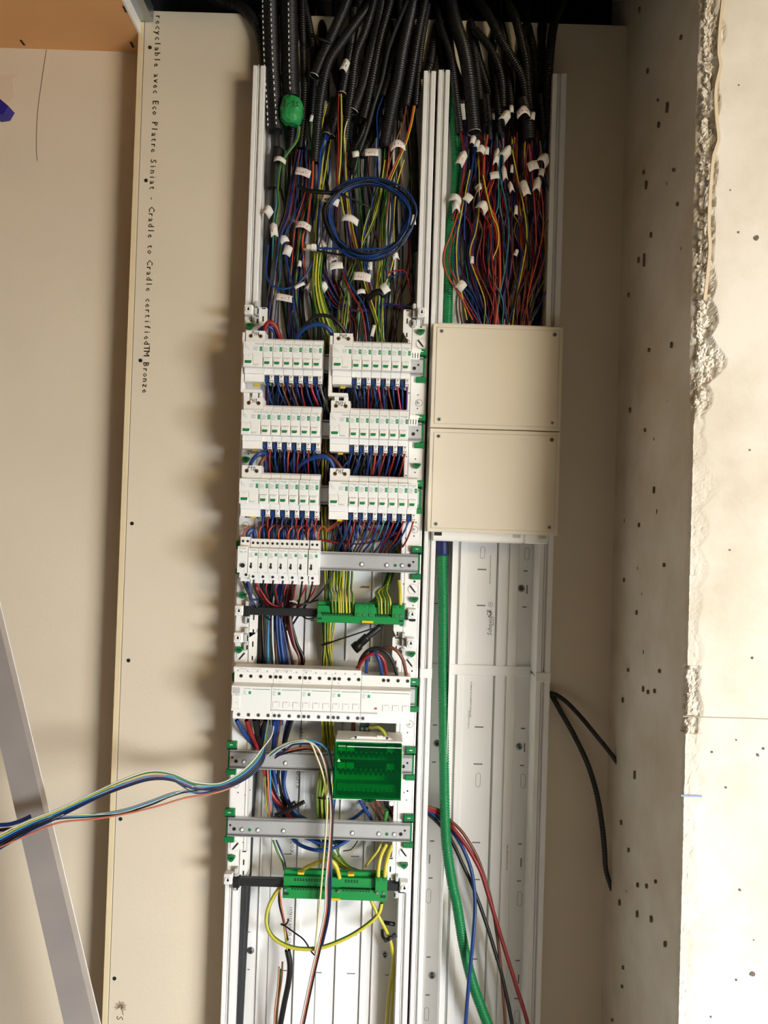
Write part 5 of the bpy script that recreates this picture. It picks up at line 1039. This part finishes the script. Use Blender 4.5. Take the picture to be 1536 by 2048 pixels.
# below the main row
BL = [('blue', 8, [(473, 1440, 86), (485, 1462, 76), (500, 1482, 60), (520, 1510, 44), (548, 1600, 30), (580, 1650, 26), (640, 1690, 26)], 'thick blue wire leaving the first terminal under the yellow seam'),
 ('red', 9, [(493, 1440, 86), (500, 1462, 74), (512, 1490, 60), (528, 1540, 40), (545, 1590, 34), (567, 1617, 34), (600, 1665, 26)], 'thick red wire leaving the second terminal under the yellow seam'),
 ('black', 12, [(510, 1438, 84), (516, 1470, 66), (528, 1510, 44), (543, 1560, 34), (560, 1600, 30), (590, 1640, 26), (650, 1680, 22)], 'thickest black wire under the main row'),
 ('black', 9, [(531, 1440, 84), (524, 1470, 62), (524, 1510, 40), (550, 1590, 26), (600, 1670, 22)], 'thick black wire leaving the fourth terminal under the yellow seam'),
 ('brown', 5, [(530, 1440, 70), (522, 1462, 64), (521, 1484, 56), (530, 1520, 40), (548, 1590, 26)], 'brown wire curving under the main row'),
 ('blue', 8, [(549, 1440, 66), (548, 1480, 50), (545, 1520, 40), (552, 1570, 34), (558, 1620, 30)], 'thick blue wire straight under the main row'),
 ('blue', 7, [(556, 1440, 60), (552, 1480, 46), (548, 1520, 36), (546, 1590, 30)], 'second thick blue wire straight under the main row'),
 ('brown', 5, [(562, 1440, 58), (556, 1470, 50), (552, 1510, 40), (560, 1570, 30), (572, 1620, 26)], 'brown wire beside the thick blue ones under the main row'),
 ('navy', 8, [(577, 1440, 56), (570, 1470, 46), (567, 1500, 40), (566, 1560, 36), (572, 1590, 34), (588, 1625, 32), (620, 1650, 26)], 'dark blue wire bending under the main row'),
 ('black', 7, [(584, 1440, 60), (572, 1480, 56), (565, 1505, 46), (556, 1560, 34), (572, 1612, 30)], 'black wire crossing the dark blue one under the main row'),
 ('blue', 7, [(572, 1536, 40), (568, 1570, 42), (578, 1604, 42), (600, 1632, 36), (650, 1650, 26), (700, 1640, 26), (735, 1615, 30)], 'bright blue wire sweeping down to the black strap'),
 ('lblue', 4, [(540, 1530, 44), (541, 1580, 44), (544, 1640, 40), (544, 1664, 30)], 'light blue wire running down to the bare rail'),
 ('gy', 4, [(530, 1535, 40), (532, 1590, 40), (537, 1640, 36), (540, 1664, 30)], 'yellow and green wire running down to the bare rail on the board side'),
 ('salmon', 4, [(535, 1538, 44), (538, 1590, 46), (543, 1640, 40)], 'salmon wire running down to the bare rail'),
 ('white', 3.5, [(557, 1538, 36), (557, 1580, 34), (565, 1610, 30), (572, 1616, 30)], 'white wire curving beside the black strap'),
 ('blue', 7, [(585, 1676, 40), (600, 1690, 46), (630, 1700, 50), (660, 1698, 48), (690, 1684, 40), (720, 1660, 28)], 'bright blue wire sagging under the bare rail'),
 ('blue', 5, [(600, 1672, 36), (640, 1686, 38), (680, 1684, 36), (710, 1665, 28)], 'second blue wire sagging under the bare rail'),
 ('black', 7, [(610, 1672, 30), (650, 1682, 32), (690, 1678, 30), (720, 1660, 24)], 'black wire sagging behind the blue ones under the bare rail'),
 ('brown', 7, [(738, 1600, 50), (748, 1615, 40), (756, 1630, 36), (770, 1660, 26)], 'brown wire leaving the distribution block'),
 ('brown', 7, [(752, 1600, 50), (760, 1615, 42), (770, 1632, 36), (784, 1660, 26)], 'second brown wire leaving the distribution block'),
 ('blue', 7, [(720, 1600, 50), (728, 1615, 44), (740, 1634, 36), (752, 1660, 26)], 'blue wire leaving the distribution block'),
 ('black', 7, [(770, 1600, 46), (776, 1620, 40), (790, 1640, 30), (800, 1660, 24)], 'black wire leaving the distribution block'),
 ('red', 9, [(781, 1595, 50), (784, 1612, 46), (784, 1622, 34)], 'stubby red wire end beside the distribution block'),
 ('green', 8, [(774, 1620, 60), (770, 1640, 56), (765, 1660, 40)], 'thick green earth wire above the bare rail'),
 ('brown', 9, [(707, 1440, 40), (706, 1470, 36), (706, 1490, 34)], 'thick brown wire showing above the distribution block'),
 ('navy', 9, [(730, 1462, 44), (731, 1478, 42), (731, 1495, 40)], 'thick dark blue wire under the small screw connector'),
 ('gy', 8, [(740, 1454, 66), (756, 1454, 78), (768, 1463, 84), (775, 1480, 86)], 'thick yellow and green wire arching onto the distribution block'),
 ('black', 2.2, [(686, 1702, 20), (702, 1699, 18), (714, 1684, 16), (718, 1670, 14)], 'fine black line of wire below the bare rail'),
 ('gy', 4, [(546, 1680, 40), (555, 1705, 44), (565, 1725, 40), (568, 1740, 30)], 'yellow and green wire below the bare rail on the board side'),
 ('navy', 4, [(552, 1680, 36), (563, 1705, 40), (569, 1725, 38), (572, 1740, 28)], 'dark blue wire below the bare rail on the board side'),
 ('white', 3, [(549, 1680, 38), (559, 1705, 42), (567, 1722, 40), (570, 1740, 30)], 'white wire below the bare rail on the board side'),
 ('gy', 6, [(766, 1675, 30), (756, 1700, 40), (742, 1718, 44), (730, 1735, 50)], 'green earth wire slanting below the bare rail'),
 ('gy', 8, [(772, 1690, 60), (762, 1710, 78), (757, 1735, 86), (756, 1762, 88)], 'thick yellow and green wire entering the lowest green bar, inner one'),
 ('gy', 8, [(783, 1692, 60), (776, 1712, 76), (771, 1735, 86), (769, 1762, 88)], 'thick yellow and green wire entering the lowest green bar at its end'),
 ('gy', 8, [(679, 1756, 84), (672, 1732, 92), (658, 1720, 92), (630, 1727, 84), (600, 1742, 66), (575, 1760, 52), (556, 1780, 52), (538, 1812, 60), (533, 1845, 66), (545, 1873, 72), (575, 1892, 76), (612, 1898, 78), (650, 1893, 78), (700, 1872, 76), (740, 1845, 74), (758, 1825, 74), (763, 1806, 74)], 'thick yellow and green wire making a big hanging loop round the lowest green bar'),
 ('gy', 7, [(742, 1800, 70), (756, 1830, 74), (772, 1860, 70), (783, 1890, 50), (786, 1930, 36), (778, 1990, 28), (772, 2070, 24)], 'thick yellow and green wire running down along the middle wall'),
 ('yellow', 5, [(778, 1880, 30), (788, 1930, 24), (785, 1990, 20), (782, 2070, 16)], 'yellow wire running down behind the thick striped one'),
 ('black', 3.6, [(558, 1775, 50), (559, 1810, 52), (567, 1840, 50), (576, 1880, 44)], 'black wire twisting down to the small black tie'),
 ('salmon', 3.6, [(559, 1775, 54), (563, 1812, 56), (568, 1838, 52), (572, 1880, 46)], 'salmon wire twisting down to the small black tie'),
 ('white', 3.2, [(560, 1778, 46), (557, 1800, 48), (566, 1842, 48), (577, 1888, 42)], 'white wire twisting down to the small black tie'),
 ('gy', 3.6, [(568, 1850, 50), (571, 1875, 48), (575, 1905, 46)], 'yellow and green wire below the small black tie'),
 ('brown', 4, [(565, 1924, 60), (563, 1960, 60), (556, 2010, 56), (552, 2080, 50)], 'cut brown wire end sticking up beside the black cable'),
 ('tan', 4, [(558, 1934, 58), (556, 1970, 58), (550, 2020, 54), (548, 2080, 50)], 'cut tan wire end sticking up beside the black cable'),
 ('gy', 3.4, [(561, 1938, 54), (558, 1980, 54), (553, 2030, 50), (551, 2080, 46)], 'cut yellow and green wire end beside the black cable')]
for c, w, pts, l in BL: one(c, w, pts, l)
one('black', 12, [(575, 1900, 46), (580, 1930, 46), (577, 1965, 46), (568, 2010, 44), (556, 2080, 40)], 'black sheathed cable running down out of view beside the cut wires')
one('black', 3, [(569, 1851, 54), (590, 1866, 66), (608, 1880, 74), (624, 1905, 80), (630, 1910, 80)], 'thin black tie tail reaching over to the long thin wires')
# long thin wires arching over the rail and hanging free
for i, (c, dx, dd) in enumerate((('cream', 0, 0), ('white', 6, 4), ('lblue', 5, 9), ('salmon', 9, 13), ('black', 12, 16), ('navy', 15, 20))):
    yy = [0, 3, 2, 5, 8, 6][i]
    if c in ('salmon', 'black'): up = [(548 + dx * .4, 1512, 66), (570 + dx * .4, 1497 + yy, 80), (596 + dx, 1490 + yy, 92), (614 + dx, 1492 + yy, 100)]
    else: up = [(535 + dx, 1510 + yy, 74), (560 + dx, 1492 + yy - (i == 2) * 2, 88), (590, 1482 + yy, 98), (618 + dx, 1483 + yy - (4 if c == 'lblue' else 0), 104)]
    if c in ('lblue', 'navy'): pts = up + [(650 + i, 1497, 106), (664, 1530, 100), (666 + i, 1580, 98), (663 + i * .5, 1640, 98), (658 + i, 1700, 100), (652 + i * 2, 1760, 112), (648 + i * 2, 1830, 104), (640 + i, 1890, 92)]
    elif c == 'cream': pts = up + [(632, 1510, 108), (646, 1550, 108), (654, 1600, 106), (652, 1660, 106), (646, 1730, 110), (640, 1800, 112), (632, 1880, 96), (630, 1905, 86)]
    else: pts = up + [(638 + dx, 1510 + yy, 108), (652 + dx * .6, 1560, 108), (658 + dx * .6, 1620, 104), (655 + dx * .7, 1680, 104), (646 + dx, 1760, 112), (644 + dx, 1820, 110), (630 + dx, 1890, 92), (614 + dx, 1960, 84), (590 + dx, 2080, 74)]
    wire(pts, 3.8 if c != 'black' else 4.6, c, 'thin %s wire arching over the rail and hanging free past the distribution block' % CN[c], 'thin loose wires hanging past the distribution block')
# wires held out to the side
SIDE = [('white', 3.2, 0, -10, -3), ('gy', 3.6, 1, -6, 0), ('lblue', 4.2, 2, 0, 2), ('navy', 4.6, 3, 4, 5), ('black', 4.6, 4, 7, 4), ('salmon', 3, 3, 2, 1), ('yellow', 3.2, 4, -4, 6), ('lblue', 3.2, 5, 14, 8), ('grey', 3.2, 4, 12, 6), ('black', 4, 5, 20, 4), ('navy', 3.6, 6, 2, 8), ('cream', 3.2, 2, 24, 2)]
for i, (c, w, k, a, b) in enumerate(SIDE):
    s = k * 1.25
    low = a > 10
    pts = [(536 - s * .6 + (12 if i == 0 else 0), 1446, 60), (533 - s + (10 if i == 0 else 0), 1472, 78), (522 + s, 1500 + s * 2, 96), (500 + s, 1528 + s * 2.5, 112), (470, 1552 + s * 2.4, 126), (436, 1566 + s * 2.2 - b * .4, 136), (390, 1566 + s * 1.8 + b * .8, 148), (345, (1574 if low else 1552) + a * .55 + s, 160), (300, (1586 if low else 1549) + a * (.9 if low else .8) + s, 172), (245, (1606 if low else 1566) + a * .7 + s, 186), (180, (1618 if low else 1592) + a * .3 + s * 1.5, 200), (110, 1622 + s * 2.2 + a * .15, 216), (60, 1640 + s * 3, 228), (0, 1668 + s * 4, 240), (-60, 1700 + s * 4, 250)]
    wire(pts, w * .86, c, 'thin %s wire held out past the aluminium bar, %s of the slack bundle' % (CN[c], ORD[i]), 'thin wires led away across the board')
wire([(520, 1525, 84), (505, 1545, 96), (485, 1562, 110), (455, 1578, 126), (420, 1588, 140), (370, 1596, 154), (320, 1611, 170), (260, 1626, 186), (190, 1638, 202), (120, 1645, 216), (60, 1668, 228), (0, 1694, 240), (-60, 1720, 250)], 3.6, 'salmon', 'salmon wire sagging lowest of the wires led away across the board', 'thin wires led away across the board')
one('navy', 7, [(-60, 1652, 240), (0, 1650, 232), (22, 1648, 228), (45, 1640, 222), (62, 1632, 216)], 'short dark cable over the aluminium bar, blue as a painted reflection')  # blue colour stands in for a reflection in the aluminium
one('black', 6, [(-60, 1668, 240), (0, 1660, 234), (26, 1658, 230)], 'black cable end at the aluminium bar')
# feeders leaving through the middle wall
for c, w, pts, l in (('brown', 6.5, [(852, 1612, 48), (880, 1622, 30), (902, 1642, 40), (925, 1665, 46), (950, 1705, 50), (966, 1745, 50), (982, 1800, 54), (994, 1870, 56), (1002, 1940, 60), (1011, 2060, 62)], 'brown feeder sweeping across the narrow bay under the green conduit'),
        ('red', 8, [(852, 1616, 46), (882, 1630, 26), (905, 1655, 40), (935, 1695, 48), (960, 1740, 54), (975, 1785, 58), (990, 1835, 62), (1010, 1900, 64), (1032, 1970, 68), (1058, 2060, 72)], 'thick red feeder sweeping across the narrow bay, furthest out'),
        ('blue', 7.5, [(852, 1620, 44), (882, 1640, 22), (904, 1662, 34), (925, 1695, 44), (941, 1735, 50), (948, 1775, 56), (950, 1820, 64), (945, 1890, 78), (938, 1960, 84), (930, 2060, 86)], 'blue feeder hanging in front of the green conduit'),
        ('black', 7.5, [(852, 1624, 46), (880, 1650, 20), (903, 1682, 30), (925, 1728, 40), (945, 1772, 46), (970, 1840, 52), (992, 1910, 58), (1006, 1960, 62), (1026, 2060, 66)], 'black feeder sweeping across the narrow bay between the blue and the red')): one(c, w, pts, l)
# black hose between trunking and concrete
t = thing('braided_hose', 'black braided cable looping from behind the trunking to the concrete', 'cable', tuple(P(1100, 1390, .03)))
m = MB(); m.tube(dp([(1085, 1400, 6), (1102, 1387, 12), (1128, 1400, 20), (1160, 1432, 30), (1190, 1468, 40), (1216, 1500, 46), (1238, 1530, 50)]), .0046, 'bar', seg=10, corr=.08, step=.0014); m.build('upper_run', t)
m = MB(); m.tube(dp([(1102, 1388, 8), (1120, 1420, 14), (1150, 1474, 20), (1176, 1530, 26), (1194, 1590, 32), (1204, 1650, 36), (1209, 1700, 38), (1212, 1740, 38), (1224, 1780, 40)]), lambda u: .0052 - .002 * max(0, u - .7), 'bar', seg=10, corr=.08, step=.0014); m.build('lower_run', t)
# ---- blue cable ring
def ring():
    t = thing('network_cable', 'coiled blue and black network cable ring with a clear plug, hanging in the wide bay', 'cable coil', tuple(P(735, 520, .08)))
    rr = random.Random(3)
    for k in range(11):
        pts = []; ox, oy, sx, sy = rr.uniform(-5, 5), rr.uniform(-4, 4), rr.uniform(.84, 1.04), rr.uniform(.84, 1.03); dd = rr.uniform(58, 86)
        for a in range(13):
            th = 2 * PI * a / 12 + .3; x = 735 + ox + math.cos(th) * 88 * sx * (1.06 if math.sin(th) < 0 else .97); y = 437 + oy + math.sin(th) * 80 * sy; pts.append((x + rr.uniform(-1.5, 1.5), y + rr.uniform(-1.5, 1.5), dd + 6 * math.sin(th * 2 + k)))
        pts[-1] = (pts[0][0], pts[0][1], pts[0][2] + 2)
        m = MB(); m.tube(dp(pts), .0017 if k % 3 else .0020, 'w_blue' if k % 5 not in (1, 4) else 'w_black', seg=7, caps=False, step=.008); m.build('cable_turn', t)
    m = MB(); m.tube(dp([(634, 496, 70), (680, 498, 74), (730, 499, 76), (770, 494, 76), (800, 478, 74), (814, 455, 70)]), .0019, 'w_blue', seg=7); m.build('cable_tail', t)
    m = MB(); m.tube(dp([(620, 498, 66), (660, 506, 70), (700, 512, 72), (735, 513, 72), (775, 508, 70)]), .0021, 'w_black', seg=7); m.build('cable_tail', t)
    q = P(620, 495, .074); m = MB(); m.box(q.x - .0125, q.x + .010, q.y - .005, q.y + .005, q.z - .0045, q.z + .0045, 'clear', .001); m.box(q.x + .002, q.x + .012, q.y - .0055, q.y + .0055, q.z - .0050, q.z + .0055, 'white', .001); m.box(q.x - .0122, q.x - .006, q.y - .0054, q.y - .0048, q.z - .004, q.z + .004, 'brass'); m.build('clear_plug', t)
    m = MB(); m.tube(dp([(596, 372, 62), (610, 380, 70), (640, 384, 74), (668, 386, 70), (690, 382, 66)]), .0042, 'tie', seg=8); m.build('black_tie', t)
    m = MB(); m.tube(dp([(672, 380, 84), (690, 392, 84), (705, 398, 80), (739, 415, 70)]), .0017, 'tie', seg=6); m.build('tie_tail', t)
ring()
# ---- straps and ties
def strap(label, parts):
    t = thing('cable_tie', label, 'cable tie', tuple(dp([parts[0][0][0]])[0]))
    for pts, r in parts: m = MB(); m.tube(dp(pts), r, 'tie', seg=8, step=.003); m.build('strap', t)
strap('black rubber strap with a pointed tail holding the thick wires above the bare rail', [([(574, 1622, 46), (586, 1612, 54), (584, 1604, 54)], .0058), ([(551, 1630, 50), (570, 1622, 56), (590, 1613, 58), (609, 1603, 56)], .0040), ([(550, 1632, 40), (560, 1640, 44), (575, 1640, 44)], .0060)])
strap('thin black tie round the earth bundle beside the distribution block', [([(632, 1594, 36), (645, 1597, 42), (662, 1597, 38)], .0016)])
strap('thin black tie round the earth bundle under the upper green bar', [([(643, 1290, 36), (652, 1288, 42), (664, 1284, 38)], .0018)])
strap('small black tie gripping the twisted thin wires in the lower wide bay', [([(562, 1848, 56), (570, 1850, 60), (576, 1843, 58), (576, 1838, 54)], .0018)])
strap('black velcro tie holding wires at the middle wall near the bottom', [([(764, 1860, 60), (766, 1874, 72), (776, 1880, 74), (790, 1868, 62)], .0030), ([(770, 1882, 70), (780, 1876, 76), (792, 1872, 60)], .0034), ([(768, 1845, 40), (780, 1847, 44), (788, 1848, 40)], .0040)])
strap('black velcro tie pulling wires together above the second breaker group', [([(735, 598, 44), (748, 586, 54), (760, 584, 56), (768, 592, 50)], .0062), ([(740, 590, 40), (728, 592, 40), (716, 598, 36)], .0030)])
strap('thin black tie stretched across the narrow bay tangle', [([(958, 520, 44), (976, 532, 46), (990, 552, 46), (1000, 560, 40)], .0011), ([(976, 534, 46), (992, 514, 46), (1004, 500, 40)], .0011), ([(956, 560, 44), (975, 572, 46), (990, 582, 42)], .0011)])
strap('black tie wrapped round the conduit nearest the board side opening', [([(620, 330 - 262, 58), (640, 78, 62), (662, 86, 58)], .0030)])
# ---- paper flags
TAGS = []
def flag(px, py, w, h, ang, d, curl=.3, txt='', clr='red', bay='wide'):
    TAGS.append((bay, py, px, w, h, ang, d, curl, txt, clr))
W_ = 'wide'; N_ = 'narrow'
for a in [(560, 321, 26, 10, -8, 58, .5, 'lr', 'red', W_), (606, 345, 34, 17, -12, 66, .2, 'elcoSr', 'red', W_), (661, 401, 38, 17, -14, 74, .2, 'e', 'ink', W_), (743, 305, 30, 16, 4, 66, .1, 'Soelr', 'red', W_), (795, 294, 34, 16, 12, 70, .9, 'lroc', 'red', W_), (711, 308, 13, 15, -75, 66, .2, '', 'red', W_),
          (548, 461, 16, 28, 10, 60, .3, 'V', 'red', W_), (535, 424, 22, 20, -28, 56, .7, 'e', 'red', W_), (607, 453, 34, 14, -10, 58, .6, 'lcVo', 'red', W_), (575, 502, 18, 22, -14, 66, .3, '', 'red', W_), (700, 440, 38, 15, -12, 66, .5, '', 'red', W_), (690, 132, 16, 24, -18, 66, .4, 'S2e', 'ink', W_), (672, 532, 30, 15, 12, 64, .2, 'r', 'ink', W_), (665, 517, 22, 14, 30, 50, .3, 'ce', 'red', W_), (724, 554, 38, 18, -4, 66, .25, 'ceolr', 'red', W_), (770, 577, 17, 22, 38, 66, .1, '', 'red', W_), (569, 596, 38, 15, -7, 62, .1, 'ler3', 'red', W_), (599, 571, 24, 8, 30, 66, .1, '', 'red', W_),
          (620, 572, 14, 30, -30, 40, .8, 'e', 'ink', W_), (646, 574, 20, 16, -30, 36, .6, 'r', 'ink', W_), (740, 532, 10, 18, 0, 62, .1, 'c', 'ink', W_), (826, 440, 12, 22, 8, 58, .1, '', 'red', W_), (599, 528, 9, 13, 0, 50, .2, 'r', 'ink', W_), (722, 584, 20, 10, 12, 46, .3, '', 'red', W_), (623, 237, 7, 15, -8, 62, .1, '', 'red', W_), (746, 662, 8, 26, -8, 50, .1, '', 'red', W_), (790, 510, 14, 22, 20, 34, .4, 'e', 'red', W_), (583, 441, 22, 12, 4, 26, .6, '', 'red', W_), (568, 480, 20, 16, 30, 44, .4, '', 'red', W_), (648, 488, 10, 16, 30, 60, .2, '', 'red', W_),
          (1010, 235, 20, 22, -30, 66, .5, 'l', 'ink', N_), (1023, 219, 10, 16, 8, 64, .2, '', 'red', N_), (1047, 228, 32, 16, 12, 70, .9, 'cmcr', 'red', N_), (1066, 232, 9, 17, -3, 70, .1, '', 'red', N_), (946, 281, 12, 17, -10, 66, .3, '', 'red', N_), (954, 289, 11, 16, -18, 66, .3, '', 'red', N_), (962, 300, 18, 16, -12, 62, .4, '', 'red', N_), (974, 302, 9, 17, 0, 60, .1, '', 'red', N_), (923, 319, 18, 30, -22, 66, .5, 'lo', 'red', N_), (993, 316, 13, 32, -4, 62, .4, 'r', 'red', N_), (1010, 308, 20, 26, -34, 64, .8, 'c', 'red', N_), (989, 351, 20, 16, 14, 66, .1, '', 'red', N_), (1066, 332, 24, 20, 22, 66, .2, 'lr', 'red', N_), (1086, 322, 26, 18, -30, 58, .8, '', 'red', N_), (1050, 377, 18, 32, 22, 66, .3, 'o', 'red', N_), (1074, 371, 17, 26, -4, 64, .5, 'r', 'red', N_),
          (1083, 345, 13, 16, -8, 56, .2, '', 'red', N_), (910, 400, 30, 16, -16, 62, .7, 'r', 'red', N_), (912, 416, 18, 20, 6, 64, .8, '', 'red', N_), (936, 396, 18, 18, -34, 66, .1, '', 'red', N_), (964, 416, 26, 18, -30, 66, .9, '', 'red', N_), (961, 376, 26, 14, 26, 44, .5, 'lr', 'red', N_), (1009, 348, 12, 28, 14, 46, .4, '', 'ink', N_), (1032, 421, 8, 20, 2, 58, .2, '', 'red', N_), (1022, 376, 12, 20, 20, 54, .5, 'r', 'red', N_), (1024, 338, 7, 18, 0, 48, .1, '', 'red', N_), (1032, 506, 9, 14, -18, 56, .2, 'e', 'red', N_), (944, 520, 8, 16, 2, 54, .1, '', 'red', N_), (922, 572, 19, 22, -38, 62, .2, 'l', 'red', N_)]: flag(*a)
for bay in (W_, N_):
    L = sorted([t for t in TAGS if t[0] == bay], key=lambda t: t[1])
    for k, (b_, py, px, w, h, ang, d, curl, txt, clr) in enumerate(L):
        d /= 1000.0; c = P(px, py, d); sx = w * .00086; sz = h * .00086; an = math.radians(ang - 1.8); ca, sa = math.cos(an), math.sin(an); n = 8; vs = []
        def tr3(u, v_, off): 
            y = -off - curl * .012 * math.sin(u * PI) + curl * .006 * (u - .5); dz = curl * sz * .5 * (math.sin(u * PI) - .5) * (1 if k % 2 else .6)
            a_, b2 = (u - .5) * sx, (v_ - .5) * sz + dz
            return Vector((a_ * ca - b2 * sa, y, a_ * sa + b2 * ca))
        fs = []
        for i in range(n + 1):
            for v_ in (0, 1):
                for off in (0, .0004): vs.append(c + tr3(i / n, v_, off))
        for i in range(n):
            a = i * 4; b = a + 4
            fs += [(a + 1, b + 1, b + 3, a + 3), (a, a + 2, b + 2, b), (a, b, b + 1, a + 1), (a + 2, a + 3, b + 3, b + 2)]
        fs += [(0, 1, 3, 2), (n * 4, n * 4 + 2, n * 4 + 3, n * 4 + 1)]
        m = MB(); m.add(vs, fs, 'paper', True)
        where = 'in the wide bay' if bay == W_ else 'in the narrow bay'
        kind = 'blank white paper wire flag' if not txt else ('white paper wire flag with red handwriting' if clr == 'red' else 'white paper wire flag with dark handwriting')
        o = m.build('wire_flag'); tag(o, '%s, %s down from the top %s' % (kind, ORD[k] if k < len(ORD) else ('last' if k == len(L) - 1 else ['twenty-ninth', 'thirtieth'][(k - 28) % 2]), where), 'paper flag', 'paper wire flags ' + where)
        if txt:
            m = MB(); hh = .45; x = .12; step = .76 / max(1, len(txt))
            for ch in txt:
                for st in STROKES.get(ch, []):
                    pt = [c + tr3(min(.97, x + p[0] * step * .8), .28 + p[1] / 1.4 * hh, .0007) for p in st]
                    for p, q in zip(pt, pt[1:]):
                        dv = (q - p); dv.y = 0
                        if dv.length < 1e-6: continue
                        dv.normalize(); nn = Vector((-dv.z, 0, dv.x)) * .00035
                        m.add([p + nn, q + nn, q - nn, p - nn], [(0, 1, 2, 3)], clr)
                x += step
            if m.v: m.build('handwriting', o)
# ================================================================== aluminium straight edge leaning on the wall
t = thing('aluminium_bar', 'long aluminium straightedge leaning against the board with wires lying over it', 'straightedge', tuple(P(160, 2048, .2)))
a0, a1 = P(-60, 1000, .055), P(192, 2062, .235)       # front, inner edge
ax = (a1 - a0).normalized(); wv = Vector((1, 0, 0)); wv = (wv - ax * wv.dot(ax)).normalized(); nv = ax.cross(wv).normalized()
if nv.y > 0: nv = -nv
a0 = a0 - ax * .34; a1 = a1 + ax * .55; Wd, Th = .047, .022
def beam(mb, u0, u1, n0, n1, mt): 
    vs = [p + wv * u + nv * n for p in (a0, a1) for (u, n) in ((u0, n0), (u1, n0), (u1, n1), (u0, n1))]
    mb.add(vs, [(0, 1, 2, 3), (4, 7, 6, 5), (0, 4, 5, 1), (1, 5, 6, 2), (2, 6, 7, 3), (3, 7, 4, 0)], mt)
m = MB(); beam(m, -Wd, 0, -Th, 0, 'alu'); m.build('bar', t)
m = MB(); beam(m, -.0013, .0004, -.0225, -.0205, 'label'); m.build('painted_edge_glint', t)  # white strip paints the highlight along the bar's edge
# dark blue plastic object poking in
c = P(4, 212, .055); m = MB(); m.prism([(c.x - .075, c.z + .030), (c.x - .012, c.z + .0200), (c.x + .0120, c.z + .0008), (c.x + .0035, c.z - .0150), (c.x - .012, c.z - .018), (c.x - .075, c.z - .006)], 1, -.055, -.030, 'bluekit'); o = m.build('spirit_level_end'); o.name = 'plastic_case'; tag(o, 'dark blue plastic object poking into view at the edge of the far board', 'plastic case')
m = MB(); m.prism([(c.x - .012, c.z + .014), (c.x + .008, c.z), (c.x + .001, c.z - .011), (c.x - .012, c.z - .012)], 1, -.057, -.055, 'bluekit'); m.build('raised_face', o)
for o in bpy.data.objects:
    if '_w' in o: del o['_w']
print('WIRES', NW[0], 'OBJECTS', len(bpy.data.objects))
